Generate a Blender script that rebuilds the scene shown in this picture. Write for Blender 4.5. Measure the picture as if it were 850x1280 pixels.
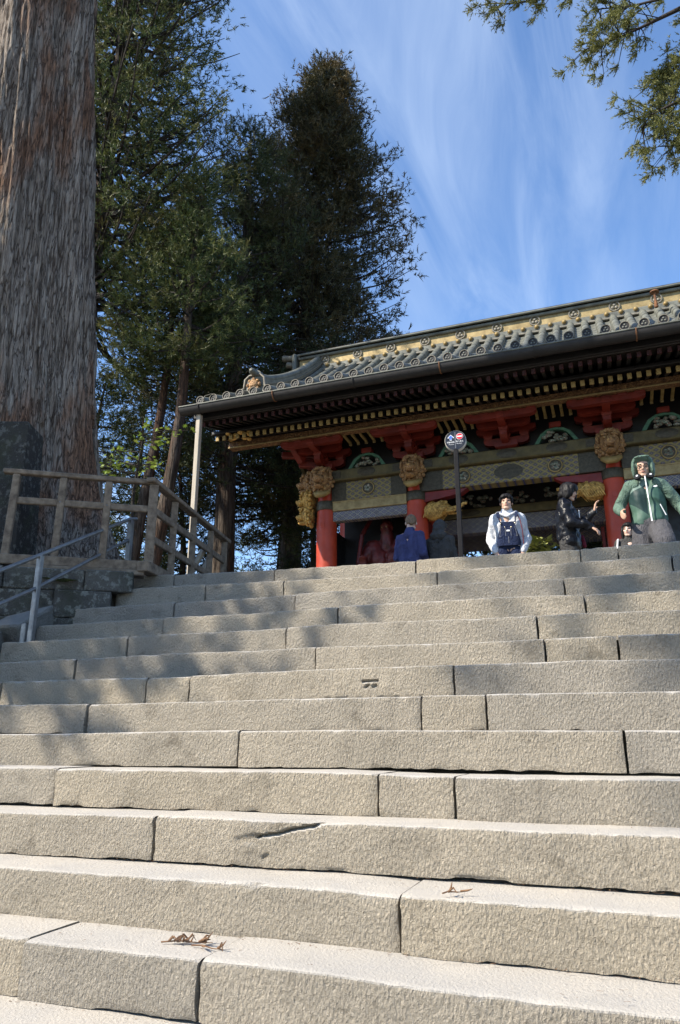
import bpy, bmesh, math, random
import numpy as np
from mathutils import Vector, Matrix, Euler

for _o in list(bpy.data.objects):
    bpy.data.objects.remove(_o)
S = bpy.context.scene
COL = S.collection
R = math.radians
PI = math.pi
random.seed(7)
RNG = np.random.default_rng(11)

# ------------------------------------------------------------------ camera
# metres; x runs along the steps, y climbs them, the photographer's eye is at the origin
cam_d = bpy.data.cameras.new('camera')
cam = bpy.data.objects.new('camera', cam_d)
COL.objects.link(cam)
cam_d.sensor_fit = 'VERTICAL'
cam_d.sensor_height = 36.0
cam_d.lens = 36.0 * 920.0 / 1280.0
cam_d.clip_start = 0.05
cam_d.clip_end = 3000
cam.location = (0, 0, 0)
cam.rotation_euler = (R(90 + 17.2), 0, R(20.3))
S.camera = cam

# ------------------------------------------------------------------ sky, sun, exposure
SUN_AZ, SUN_EL = -132.5, 42.0        # azimuth clockwise from +y
W = bpy.data.worlds.new('World')
S.world = W
W.use_nodes = True
nt = W.node_tree
nt.nodes.clear()
w_out = nt.nodes.new('ShaderNodeOutputWorld')
w_bg = nt.nodes.new('ShaderNodeBackground')
w_bg.inputs['Strength'].default_value = 0.15
sky = nt.nodes.new('ShaderNodeTexSky')
sky.sky_type = 'NISHITA'
sky.sun_disc = False
sky.sun_elevation = R(SUN_EL)
sky.sun_rotation = R(SUN_AZ)
sky.altitude = 600
sky.air_density = 1.0
sky.dust_density = 0.4
sky.ozone_density = 4.5
# thin cirrus: streaks of ice cloud on a plane far overhead
tc = nt.nodes.new('ShaderNodeTexCoord')
sep = nt.nodes.new('ShaderNodeSeparateXYZ')
nt.links.new(tc.outputs['Generated'], sep.inputs[0])
zz = nt.nodes.new('ShaderNodeMath'); zz.operation = 'MAXIMUM'; zz.inputs[1].default_value = 0.06
nt.links.new(sep.outputs[2], zz.inputs[0])
dx = nt.nodes.new('ShaderNodeMath'); dx.operation = 'DIVIDE'
dy = nt.nodes.new('ShaderNodeMath'); dy.operation = 'DIVIDE'
nt.links.new(sep.outputs[0], dx.inputs[0]); nt.links.new(zz.outputs[0], dx.inputs[1])
nt.links.new(sep.outputs[1], dy.inputs[0]); nt.links.new(zz.outputs[0], dy.inputs[1])
cmb = nt.nodes.new('ShaderNodeCombineXYZ')
nt.links.new(dx.outputs[0], cmb.inputs[0]); nt.links.new(dy.outputs[0], cmb.inputs[1])
def cirrus(rot, scale, loc, nscale, detail, dist, lo, hi):
    mp = nt.nodes.new('ShaderNodeMapping')
    mp.inputs['Rotation'].default_value = (0, 0, R(rot))
    mp.inputs['Scale'].default_value = scale
    mp.inputs['Location'].default_value = loc
    nt.links.new(cmb.outputs[0], mp.inputs[0])
    nz = nt.nodes.new('ShaderNodeTexNoise')
    nz.inputs['Scale'].default_value = nscale
    nz.inputs['Detail'].default_value = detail
    nz.inputs['Roughness'].default_value = 0.6
    nz.inputs['Distortion'].default_value = dist
    nt.links.new(mp.outputs[0], nz.inputs['Vector'])
    mr = nt.nodes.new('ShaderNodeMapRange')
    mr.interpolation_type = 'SMOOTHSTEP'
    mr.inputs['From Min'].default_value = lo
    mr.inputs['From Max'].default_value = hi
    nt.links.new(nz.outputs['Fac'], mr.inputs['Value'])
    return mr.outputs[0]
CIRRUS_LOC = (1.8, 0.0, 0)
big = cirrus(14, (1.15, 0.35, 1), CIRRUS_LOC, 1.0, 4, 0.35, 0.36, 0.74)
fine = cirrus(6, (2.0, 0.38, 1), (1.3, 0.4, 0), 3.4, 14, 0.7, 0.26, 0.78)
mul = nt.nodes.new('ShaderNodeMath'); mul.operation = 'MULTIPLY'
nt.links.new(big, mul.inputs[0]); nt.links.new(fine, mul.inputs[1])
sc_ = nt.nodes.new('ShaderNodeMath'); sc_.operation = 'MULTIPLY'; sc_.inputs[1].default_value = 0.66
nt.links.new(mul.outputs[0], sc_.inputs[0])
mixc = nt.nodes.new('ShaderNodeMix'); mixc.data_type = 'RGBA'
nt.links.new(sc_.outputs[0], mixc.inputs[0])
hs = nt.nodes.new('ShaderNodeHueSaturation'); hs.inputs['Saturation'].default_value = 1.04; hs.inputs['Value'].default_value = 1.06
nt.links.new(sky.outputs[0], hs.inputs['Color'])
nt.links.new(hs.outputs[0], mixc.inputs[6])
mixc.inputs[7].default_value = (3.1, 3.7, 4.6, 1)
nt.links.new(mixc.outputs[2], w_bg.inputs['Color'])
nt.links.new(w_bg.outputs[0], w_out.inputs['Surface'])

sun_d = bpy.data.lights.new('sun', 'SUN')
sun_d.energy = 5.0
sun_d.angle = R(0.53)
sun_d.color = (1.0, 0.92, 0.79)
sun = bpy.data.objects.new('sun', sun_d)
COL.objects.link(sun)
sdir = Vector((math.sin(R(SUN_AZ)) * math.cos(R(SUN_EL)), math.cos(R(SUN_AZ)) * math.cos(R(SUN_EL)), math.sin(R(SUN_EL))))
sun.rotation_euler = sdir.to_track_quat('Z', 'Y').to_euler()
sun.location = sdir * 60

S.view_settings.view_transform = 'Standard'
S.view_settings.look = 'None'
S.view_settings.exposure = 0.95
S.view_settings.gamma = 1.0

# ------------------------------------------------------------------ materials
def _noise(t, vec, scale, detail=4, rough=0.55, dist=0.0):
    n = t.nodes.new('ShaderNodeTexNoise')
    n.inputs['Scale'].default_value = scale
    n.inputs['Detail'].default_value = detail
    n.inputs['Roughness'].default_value = rough
    n.inputs['Distortion'].default_value = dist
    t.links.new(vec, n.inputs['Vector'])
    return n.outputs['Fac']
def _ramp(t, fac, stops):
    r = t.nodes.new('ShaderNodeValToRGB')
    el = r.color_ramp.elements
    while len(el) < len(stops):
        el.new(0.5)
    for e, (p, c) in zip(el, stops):
        e.position = p
        e.color = (c[0], c[1], c[2], 1)
    t.links.new(fac, r.inputs[0])
    return r.outputs[0]
def _mixc(t, fac, a, b, mode='MIX'):
    m = t.nodes.new('ShaderNodeMix'); m.data_type = 'RGBA'; m.blend_type = mode
    for sock, v in ((m.inputs[0], fac), (m.inputs[6], a), (m.inputs[7], b)):
        if isinstance(v, bpy.types.NodeSocket):
            t.links.new(v, sock)
        elif isinstance(v, (int, float)):
            sock.default_value = v
        else:
            sock.default_value = (v[0], v[1], v[2], 1)
    return m.outputs[2]
def _math(t, op, a, b=None):
    m = t.nodes.new('ShaderNodeMath'); m.operation = op
    for i, v in enumerate((a, b)):
        if v is None: continue
        if isinstance(v, bpy.types.NodeSocket): t.links.new(v, m.inputs[i])
        else: m.inputs[i].default_value = v
    return m.outputs[0]
def _range(t, v, a, b, c=0.0, d=1.0):
    m = t.nodes.new('ShaderNodeMapRange')
    t.links.new(v, m.inputs['Value'])
    m.inputs['From Min'].default_value = a; m.inputs['From Max'].default_value = b
    m.inputs['To Min'].default_value = c; m.inputs['To Max'].default_value = d
    return m.outputs[0]
def _vec(t, stretch=(1, 1, 1), coord='Object', loc=(0, 0, 0), rot=(0, 0, 0)):
    c = t.nodes.new('ShaderNodeTexCoord')
    mp = t.nodes.new('ShaderNodeMapping')
    mp.inputs['Scale'].default_value = stretch
    mp.inputs['Location'].default_value = loc
    mp.inputs['Rotation'].default_value = rot
    t.links.new(c.outputs[coord], mp.inputs[0])
    return mp.outputs[0]
def _new(name, rough=0.7, metal=0.0, spec=0.4):
    m = bpy.data.materials.new(name)
    m.use_nodes = True
    t = m.node_tree
    b = t.nodes['Principled BSDF']
    b.inputs['Roughness'].default_value = rough
    b.inputs['Metallic'].default_value = metal
    b.inputs['Specular IOR Level'].default_value = spec
    return m, t, b
def _bump(t, b, h, strength=0.4, dist=0.01):
    n = t.nodes.new('ShaderNodeBump')
    n.inputs['Strength'].default_value = strength
    n.inputs['Distance'].default_value = dist
    t.links.new(h, n.inputs['Height'])
    t.links.new(n.outputs[0], b.inputs['Normal'])
def simple(name, c1, c2=None, scale=6, rough=0.65, metal=0.0, bump=0.25, bscale=40, bdist=0.004, stretch=(1, 1, 1), spec=0.4):
    m, t, b = _new(name, rough, metal, spec)
    if c2 is None: c2 = tuple(x * 0.6 for x in c1)
    v = _vec(t, stretch)
    f = _noise(t, v, scale, 5, 0.6)
    t.links.new(_ramp(t, f, [(0.32, c2), (0.68, c1)]), b.inputs['Base Color'])
    t.links.new(_range(t, _noise(t, v, scale * 3, 3), 0.3, 0.7, max(0.05, rough - 0.12), min(1, rough + 0.12)), b.inputs['Roughness'])
    if bump: _bump(t, b, _noise(t, v, bscale, 4), bump, bdist)
    return m

# ------------------------------------------------------------------ mesh helpers
class MB:
    """collects vertices and faces of ONE mesh object"""
    def __init__(s): s.v = []; s.f = []; s.mi = []
    def add(s, vs, fs, mi=0):
        o = len(s.v)
        s.v.extend([tuple(float(c) for c in p) for p in vs])
        for f in fs:
            s.f.append(tuple(i + o for i in f)); s.mi.append(mi)
        return s
    def box(s, c, d, ch=0.0, rot=None, mi=0):
        """chamfered box: centre c, size d, chamfer ch, rot a 3x3 matrix"""
        hx, hy, hz = d[0] / 2, d[1] / 2, d[2] / 2
        ch = min(ch, 0.45 * min(d))
        vs = []; fs = []
        if ch <= 0:
            for x in (-hx, hx):
                for y in (-hy, hy):
                    for z in (-hz, hz): vs.append((x, y, z))
            fs = [(0, 1, 3, 2), (4, 6, 7, 5), (0, 4, 5, 1), (2, 3, 7, 6), (0, 2, 6, 4), (1, 5, 7, 3)]
        else:
            idx = {}
            for sx in (-1, 1):
                for sy in (-1, 1):
                    for sz in (-1, 1):
                        for a in range(3):
                            p = [sx * hx, sy * hy, sz * hz]
                            for b in range(3):
                                if b != a: p[b] -= (sx, sy, sz)[b] * ch
                            idx[(sx, sy, sz, a)] = len(vs); vs.append(tuple(p))
            for a in range(3):
                b, c_ = (a + 1) % 3, (a + 2) % 3
                for sg in (-1, 1):
                    q = []
                    for (u, w) in ((-1, -1), (1, -1), (1, 1), (-1, 1)):
                        k = [0, 0, 0]; k[a] = sg; k[b] = u; k[c_] = w
                        q.append(idx[(k[0], k[1], k[2], a)])
                    fs.append(tuple(q if sg > 0 else q[::-1]))
                    # edges along axis a
                for u in (-1, 1):
                    for w in (-1, 1):
                        k0 = [0, 0, 0]; k0[b] = u; k0[c_] = w
                        k1 = list(k0); k0[a] = -1; k1[a] = 1
                        q = [idx[(*k0, b)], idx[(*k1, b)], idx[(*k1, c_)], idx[(*k0, c_)]]
                        fs.append(tuple(q if u * w < 0 else q[::-1]))
            for sx in (-1, 1):
                for sy in (-1, 1):
                    for sz in (-1, 1):
                        q = [idx[(sx, sy, sz, a)] for a in range(3)]
                        fs.append(tuple(q if sx * sy * sz > 0 else q[::-1]))
        if rot is not None: vs = [tuple(rot @ Vector(p)) for p in vs]
        vs = [(p[0] + c[0], p[1] + c[1], p[2] + c[2]) for p in vs]
        return s.add(vs, fs, mi)
    def bar(s, a, b, w, h, ch=0.0, mi=0, up=(0, 0, 1)):
        """box beam from a to b, width w (sideways), height h"""
        a = Vector(a); b = Vector(b); d = b - a
        x = d.normalized(); u = Vector(up)
        y = u.cross(x)
        if y.length < 1e-4: y = Vector((0, 1, 0)).cross(x)
        y.normalize(); z = x.cross(y)
        M = Matrix((x, y, z)).transposed()
        return s.box((a + b) / 2, (d.length, w, h), ch, M, mi)
    def tube(s, path, rad, n=10, cap=True, mi=0, jitter=None):
        path = [Vector(p) for p in path]
        if not hasattr(rad, '__len__'): rad = [rad] * len(path)
        vs = []; fs = []
        prev = None
        for i, p in enumerate(path):
            d = (path[min(i + 1, len(path) - 1)] - path[max(i - 1, 0)]).normalized()
            if prev is None:
                ref = Vector((0, 0, 1)) if abs(d.z) < 0.9 else Vector((1, 0, 0))
                u = d.cross(ref).normalized()
            else:
                u = (prev - d * prev.dot(d)).normalized()
            prev = u; w = d.cross(u)
            for k in range(n):
                a = 2 * PI * k / n
                rr = rad[i] * (1 if jitter is None else 1 + jitter * math.sin(a * 3 + i * 1.7))
                vs.append(p + u * math.cos(a) * rr + w * math.sin(a) * rr)
        for i in range(len(path) - 1):
            for k in range(n):
                k2 = (k + 1) % n
                fs.append((i * n + k, i * n + k2, (i + 1) * n + k2, (i + 1) * n + k))
        if cap:
            fs.append(tuple(range(n))[::-1]); fs.append(tuple((len(path) - 1) * n + k for k in range(n)))
        return s.add(vs, fs, mi)
    def lathe(s, prof, c=(0, 0, 0), n=24, axis='z', mi=0, cap=True):
        vs = []; fs = []
        for (r, h) in prof:
            for k in range(n):
                a = 2 * PI * k / n
                p = (r * math.cos(a), r * math.sin(a), h)
                if axis == 'y': p = (p[0], -p[2], p[1])
                if axis == 'x': p = (p[2], p[0], p[1])
                vs.append((p[0] + c[0], p[1] + c[1], p[2] + c[2]))
        for i in range(len(prof) - 1):
            for k in range(n):
                k2 = (k + 1) % n
                fs.append((i * n + k, i * n + k2, (i + 1) * n + k2, (i + 1) * n + k))
        if cap:
            fs.append(tuple(range(n))[::-1]); fs.append(tuple((len(prof) - 1) * n + k for k in range(n)))
        return s.add(vs, fs, mi)
    def prism(s, poly, y0, y1, axis='y', mi=0):
        """polygon (u,w) extruded along an axis"""
        n = len(poly); vs = []
        for yy in (y0, y1):
            for (u, w) in poly:
                vs.append({'y': (u, yy, w), 'x': (yy, u, w), 'z': (u, w, yy)}[axis])
        fs = [tuple(range(n)), tuple(range(n, 2 * n))[::-1]]
        for k in range(n):
            k2 = (k + 1) % n
            fs.append((k2, k, n + k, n + k2))
        return s.add(vs, fs, mi)
    def ball(s, c, r, n=8, m=6, rot=None, mi=0):
        if not hasattr(r, '__len__'): r = (r, r, r)
        vs = [(0, 0, -1)]; fs = []
        for i in range(1, m):
            t = PI * i / m
            for k in range(n):
                a = 2 * PI * k / n
                vs.append((math.sin(t) * math.cos(a), math.sin(t) * math.sin(a), -math.cos(t)))
        vs.append((0, 0, 1)); top = len(vs) - 1
        for k in range(n):
            k2 = (k + 1) % n
            fs.append((0, 1 + k2, 1 + k))
            for i in range(m - 2):
                fs.append((1 + i * n + k, 1 + i * n + k2, 1 + (i + 1) * n + k2, 1 + (i + 1) * n + k))
            fs.append((1 + (m - 2) * n + k, 1 + (m - 2) * n + k2, top))
        vs = [Vector((p[0] * r[0], p[1] * r[1], p[2] * r[2])) for p in vs]
        if rot is not None: vs = [rot @ p for p in vs]
        return s.add([(p[0] + c[0], p[1] + c[1], p[2] + c[2]) for p in vs], fs, mi)
    def mesh(s, name):
        me = bpy.data.meshes.new(name)
        me.from_pydata(s.v, [], s.f)
        if any(s.mi): me.polygons.foreach_set('material_index', s.mi)
        return me
    def build(s, name, mat, parent=None, smooth=0, loc=None, fix=True):
        me = s.mesh(name)
        if fix:
            bm = bmesh.new(); bm.from_mesh(me)
            bmesh.ops.recalc_face_normals(bm, faces=bm.faces)
            bm.to_mesh(me); bm.free()
        return link(name, me, mat, parent, smooth, loc)
def link(name, me, mat, parent=None, smooth=0, loc=None):
    for m in (mat if isinstance(mat, (list, tuple)) else [mat]):
        if len(me.materials) < (len(mat) if isinstance(mat, (list, tuple)) else 1): me.materials.append(m)
    if smooth:
        me.shade_smooth()
        if smooth < 180:
            try: me.set_sharp_from_angle(angle=R(smooth))
            except Exception: pass
    o = bpy.data.objects.new(name, me)
    COL.objects.link(o)
    if parent is not None: o.parent = parent
    if loc is not None: o.location = loc
    return o
def share(src, parent=None, loc=None, rz=0.0, scale=None):
    o = src.copy(); COL.objects.link(o)
    o.parent = parent if parent is not None else src.parent
    if loc is not None: o.location = loc
    if rz: o.rotation_euler = (0, 0, rz)
    if scale is not None: o.scale = scale
    return o
def empty(name, loc=(0, 0, 0), rz=0.0):
    o = bpy.data.objects.new(name, None); COL.objects.link(o)
    o.location = loc; o.rotation_euler = (0, 0, rz)
    o.empty_display_size = 0.2
    return o
def tag(o, label=None, cat=None, group=None, kind=None):
    if label: o['label'] = label
    if cat: o['category'] = cat
    if group: o['group'] = group
    if kind: o['kind'] = kind
    return o
def fast_mesh(name, verts, loops, nside):
    """verts (N,3); loops flat vertex indices; every face has nside corners"""
    me = bpy.data.meshes.new(name)
    nf = len(loops) // nside
    me.vertices.add(len(verts)); me.vertices.foreach_set('co', np.asarray(verts, dtype=np.float32).ravel())
    me.loops.add(len(loops)); me.loops.foreach_set('vertex_index', np.asarray(loops, dtype=np.int32))
    me.polygons.add(nf)
    me.polygons.foreach_set('loop_start', np.arange(0, nf * nside, nside, dtype=np.int32))
    try: me.polygons.foreach_set('loop_total', np.full(nf, nside, dtype=np.int32))
    except Exception: pass
    me.update(calc_edges=True)
    return me
def grid_loops(nu, nv):
    i = np.arange(nu - 1)[:, None] * nv + np.arange(nv - 1)[None, :]
    return np.stack([i, i + nv, i + nv + 1, i + 1], -1).reshape(-1)
# value noise for real relief
def _h(ix, iy, iz):
    n = (ix.astype(np.int64) * 374761393 + iy.astype(np.int64) * 668265263 + iz.astype(np.int64) * 2147483647 * 3) & 0xffffffff
    n = ((n ^ (n >> 13)) * 1274126177) & 0xffffffff
    n = ((n ^ (n >> 16)) * 2246822519) & 0xffffffff
    return ((n ^ (n >> 15)) & 0xffffff) / float(0xffffff)
def vnoise(x, y, z):
    x, y, z = np.broadcast_arrays(np.asarray(x, float), np.asarray(y, float), np.asarray(z, float))
    ix, iy, iz = np.floor(x), np.floor(y), np.floor(z)
    fx, fy, fz = x - ix, y - iy, z - iz
    fx = fx * fx * (3 - 2 * fx); fy = fy * fy * (3 - 2 * fy); fz = fz * fz * (3 - 2 * fz)
    r = 0
    for a in (0, 1):
        for b in (0, 1):
            for c in (0, 1):
                r = r + _h(ix + a, iy + b, iz + c) * (fx if a else 1 - fx) * (fy if b else 1 - fy) * (fz if c else 1 - fz)
    return r * 2 - 1
def fbm(x, y, z, o=3):
    r = 0; a = 1.0; s = 1.0
    for k in range(o):
        r = r + a * vnoise(x * s + k * 17.3, y * s + k * 5.1, z * s); a *= 0.5; s *= 2.03
    return r

# ================================================================== SETTING
def stone_mat(name, light, dark, lichen=0.0, stain=(0.16, 0.13, 0.09), bump=0.75, gscale=1.0):
    m, t, b = _new(name, 0.82, 0, 0.35)
    v = _vec(t, (1, 1, 1))
    geo = t.nodes.new('ShaderNodeObjectInfo')
    tone = _noise(t, v, 2.3 * gscale, 5, 0.6)
    col = _ramp(t, tone, [(0.30, dark), (0.70, light)])
    spk = _noise(t, v, 120 * gscale, 3, 0.7)
    col = _mixc(t, _range(t, spk, 0.42, 0.72, 0.0, 0.45), col, tuple(c * 0.42 for c in light))
    st = _noise(t, v, 5.5 * gscale, 6, 0.65, 0.4)
    col = _mixc(t, _range(t, st, 0.57, 0.74, 0, 0.6), col, stain)
    st2 = _noise(t, _vec(t, (1, 1, 0.25), loc=(4, 2, 7)), 3.2 * gscale, 6, 0.7, 0.8)
    col = _mixc(t, _range(t, st2, 0.55, 0.72, 0, 0.38), col, tuple(c * 0.45 for c in dark))
    # every block was cut from a slightly different piece of rock
    hsv = t.nodes.new('ShaderNodeHueSaturation')
    t.links.new(col, hsv.inputs['Color'])
    t.links.new(_range(t, geo.outputs['Random'], 0, 1, 0.88, 1.10), hsv.inputs['Value'])
    t.links.new(_range(t, geo.outputs['Random'], 0, 1, 0.82, 1.12), hsv.inputs['Saturation'])
    col = hsv.outputs[0]
    if lichen:
        l = _noise(t, v, 14, 6, 0.7)
        col = _mixc(t, _range(t, l, 0.52, 0.60, 0, lichen), col, (0.42, 0.43, 0.38))
        l2 = _noise(t, v, 3.0, 4, 0.6)
        col = _mixc(t, _range(t, l2, 0.5, 0.7, 0, 0.6), col, (0.06, 0.07, 0.03))
    # treads are dusty and worn to a paler grey, risers keep the weathered skin
    g = t.nodes.new('ShaderNodeNewGeometry')
    sp = t.nodes.new('ShaderNodeSeparateXYZ'); t.links.new(g.outputs['True Normal'], sp.inputs[0])
    dust = _math(t, 'MULTIPLY', _range(t, sp.outputs[2], 0.6, 0.9), _range(t, _noise(t, v, 3.1, 4), 0.3, 0.7, 0.55, 0.9))
    col = _mixc(t, dust, col, tuple(0.36 * light[1] + 0.25 * c for c in light))
    pit = _noise(t, _vec(t, (1.3, 1, 0.8), loc=(2, 8, 1)), 95 * gscale, 4, 0.7)
    col = _mixc(t, _math(t, 'MULTIPLY', _range(t, pit, 0.60, 0.70, 0, 0.55), _math(t, 'SUBTRACT', 1.0, _range(t, sp.outputs[2], 0.5, 0.9))), col, tuple(c * 0.28 for c in dark))
    t.links.new(col, b.inputs['Base Color'])
    vd = _vec(t, (1.35, 1, 0.75), rot=(0, R(32), 0))
    n1 = _noise(t, vd, 62 * gscale, 5, 0.72, 0.6)
    n2 = _noise(t, v, 190 * gscale, 3, 0.7)
    vo = t.nodes.new('ShaderNodeTexVoronoi'); vo.inputs['Scale'].default_value = 78 * gscale
    vo.inputs['Randomness'].default_value = 1.0
    t.links.new(vd, vo.inputs['Vector'])
    h = _math(t, 'ADD', _math(t, 'MULTIPLY', n1, 2.0), _math(t, 'MULTIPLY', n2, 0.5))
    h = _math(t, 'ADD', h, _math(t, 'MULTIPLY', vo.outputs['Distance'], 0.55))
    # treads are worn smooth, risers keep the mason's pecking
    g = t.nodes.new('ShaderNodeNewGeometry')
    sp = t.nodes.new('ShaderNodeSeparateXYZ'); t.links.new(g.outputs['True Normal'], sp.inputs[0])
    k = _range(t, sp.outputs[2], 0.5, 0.9, 1.0, 0.05)
    h = _math(t, 'MULTIPLY', h, k)
    # pits hold dirt
    _bump(t, b, h, bump, 0.05)
    return m
M_STONE = stone_mat('step_granite', (0.63, 0.55, 0.43), (0.49, 0.432, 0.342), bump=1.0)
M_DARKSTONE = stone_mat('lichen_stone', (0.19, 0.18, 0.155), (0.085, 0.08, 0.07), 0.6, (0.04, 0.04, 0.03), 0.9, 0.8)
M_COPING = stone_mat('coping_stone', (0.27, 0.26, 0.235), (0.17, 0.165, 0.15), 0.25, (0.10, 0.09, 0.07), 0.8, 0.9)
M_GRAVEL = simple('grey_gravel', (0.24, 0.22, 0.185), (0.15, 0.14, 0.115), 60, 0.9, bump=0.8, bscale=120, bdist=0.02)
M_EARTH = simple('forest_floor', (0.13, 0.10, 0.06), (0.05, 0.055, 0.025), 1.5, 0.95, bump=0.8, bscale=18, bdist=0.05)
M_WOOD = simple('weathered_wood', (0.215, 0.165, 0.115), (0.085, 0.062, 0.043), 16, 0.85, bump=0.6, bscale=40, bdist=0.006, stretch=(1, 1, 1))
M_WOOD_PALE = simple('pale_cedar_wood', (0.46, 0.41, 0.33), (0.33, 0.28, 0.22), 7, 0.75, bump=0.3, bscale=60, bdist=0.003, stretch=(6, 6, .4))
M_STEEL = simple('brushed_steel', (0.24, 0.235, 0.225), (0.16, 0.155, 0.15), 12, 0.45, 0.7, 0.1, 80, 0.001)
M_MOSS = simple('moss', (0.10, 0.13, 0.03), (0.035, 0.05, 0.015), 14, 0.95, bump=0.9, bscale=60, bdist=0.03)

ZG, ZP = -1.576, 1.46                     # lower court, terrace
mb = MB(); s_ = 1200
mb.add([(-s_, -s_, ZG), (s_, -s_, ZG), (s_, s_, ZG), (-s_, s_, ZG)], [(0, 1, 2, 3)])
tag(mb.build('ground', M_GRAVEL), kind='structure')
mb = MB()
mb.prism([(-90, 1.2), (-9.05, 1.2), (-4.42, 5.75), (-4.3, 6.20), (60, 6.20), (60, 170), (-90, 170)], ZG - 0.2, ZP, 'z')
tag(mb.build('upper_terrace', M_GRAVEL), kind='structure')
# forest floor that climbs behind the gate
nx, ny = 60, 40
gx, gy = np.meshgrid(np.linspace(-90, 60, nx), np.linspace(23, 170, ny), indexing='ij')
gz = ZP + 0.02 + np.clip((gy - 24) * 0.06, 0, 9) + 0.35 * fbm(gx * 0.15, gy * 0.15, 0 * gx, 3) * np.clip((gy - 23) / 5, 0, 1)
o = link('hillside', fast_mesh('hillside', np.stack([gx, gy, gz], -1).reshape(-1, 3), grid_loops(nx, ny), 4), M_EARTH, smooth=180)
tag(o, kind='structure')

# ------------------------------------------------------------------ the flight of stone steps
STEPS = [  # front y, nominal top z, (x, sag) along the edge, x of the joints
(5.969,1.484,[(-4.35,0.06),(-3.91,0.04),(-3.03,0.012),(-2.4,-0.003),(-0.94,-0.025),(-0.24,-0.040),(0.52,-0.037)],[-3.91,-2.85,-1.52,-0.18,0.1,1.5]),
(5.668,1.304,[(-4.34,0.036),(-3.77,0.035),(-2.88,0.011),(-1.44,-0.017),(-0.9,-0.015),(-0.24,-0.028),(0.48,-0.03)],[-3.38,-2.61,-1.27,0.45,1.8]),
(5.367,1.124,[(-4.35,0.002),(-3.56,0.003),(-2.72,-0.005),(-2.15,0.0),(-0.85,-0.011),(-0.23,-0.027),(0.44,-0.033)],[-3.5,-2.37,-0.29,1.2]),
(5.066,0.944,[(-4.64,0.0),(-4.09,-0.004),(-3.35,0.0),(-2.56,-0.012),(-2.03,-0.002),(-0.81,-0.011),(-0.13,-0.028),(0.4,-0.033)],[-3.39,-1.89,-0.15,1.9]),
(4.765,0.764,[(-4.67,0.0),(-3.83,-0.006),(-3.14,-0.001),(-2.41,-0.007),(-1.91,0.001),(-0.77,-0.016),(-0.13,-0.014),(0.36,-0.026)],[-3.5,-2.17,-0.44,1.1]),
(4.464,0.584,[(-4.39,-0.019),(-3.57,-0.016),(-2.93,-0.007),(-2.25,-0.014),(-1.79,-0.007),(-0.73,-0.022),(-0.14,-0.017),(0.32,-0.025)],[-3.72,-1.82,-0.38,0.02,1.7]),
(4.163,0.404,[(-4.07,-0.012),(-3.32,-0.015),(-2.72,-0.016),(-2.09,-0.004),(-1.67,-0.001),(-0.69,-0.003),(-0.14,-0.001),(0.29,-0.012)],[-4.1,-2.89,-2.56,-0.86,1.3]),
(3.862,0.224,[(-3.75,-0.008),(-3.06,-0.013),(-2.51,-0.01),(-1.94,-0.005),(-1.55,-0.003),(-0.65,-0.006),(0.25,-0.007)],[-3.09,-0.98,-0.64,1.6]),
(3.562,0.044,[(-3.43,-0.009),(-2.8,-0.005),(-2.31,0.0),(-1.42,0.006),(-0.61,-0.001),(0.21,-0.006)],[-3.6,-1.88,-0.0,1.4]),
(3.261,-0.136,[(-3.11,-0.007),(-2.54,-0.004),(-2.1,-0.003),(-1.3,0.001),(-0.84,-0.009),(-0.18,-0.011),(0.17,-0.009)],[-4.0,-2.77,-1.03,-0.69,1.2]),
(2.960,-0.316,[(-2.79,-0.01),(-2.26,-0.003),(-1.16,-0.003),(-0.77,0.0),(-0.18,-0.0),(0.13,0.002)],[-3.5,-1.96,1.1]),
(2.659,-0.496,[(-2.47,-0.009),(-2.01,-0.005),(-1.04,-0.001),(-0.7,-0.009),(-0.19,-0.008),(0.09,-0.01)],[-2.9,-0.77,1.5]),
(2.358,-0.676,[(-2.15,0.002),(-1.75,0.004),(-0.92,0.004),(-0.63,-0.005),(-0.19,-0.003),(0.05,-0.004)],[-3.3,-2.06,-1.35,0.7]),
(2.057,-0.856,[(-2,0.0),(0,-0.003)],[-2.6,-0.15,1.3]),
(1.756,-1.036,[(-2,0.0),(0,0.0)],[-2.2,-0.6,1.0]),
(1.455,-1.216,[(-2,0.0),(0,0.0)],[-3.1,-1.2,0.5]),
(1.154,-1.396,[(-2,0.0),(0,0.0)],[-2.4,-0.3,1.4]),
]
CRACKS = {10: [([(-1.12, -0.312), (-1.22, -0.330), (-1.31, -0.347), (-1.37, -0.366), (-1.46, -0.385)], 0.007, 0.035),
               ([(-1.47, -0.39), (-1.54, -0.402)], 0.022, 0.014), ([(-1.41, -0.45), (-1.43, -0.46)], 0.012, 0.012)],
          6: [([(-1.395, 0.325), (-1.31, 0.327)], 0.008, 0.03), ([(-1.385, 0.285), (-1.365, 0.30)], 0.010, 0.02), ([(-1.335, 0.293), (-1.32, 0.297)], 0.009, 0.02)],
          0: [([(0.28, 1.425), (0.33, 1.428)], 0.006, 0.02)]}
stairs = tag(empty('stone_staircase', (-1.7, 1.15, ZG)), 'wide flight of pale rough hewn stone steps climbing to the gate', 'staircase')
def seg_dist(px, pz, pts):
    d = np.full(px.shape, 9.0)
    for (a, b) in zip(pts[:-1], pts[1:]):
        ax, az = a; bx, bz = b
        L2 = (bx - ax) ** 2 + (bz - az) ** 2 + 1e-9
        t = np.clip(((px - ax) * (bx - ax) + (pz - az) * (bz - az)) / L2, 0, 1)
        d = np.minimum(d, np.hypot(px - ax - t * (bx - ax), pz - az - t * (bz - az)))
    return d
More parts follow.
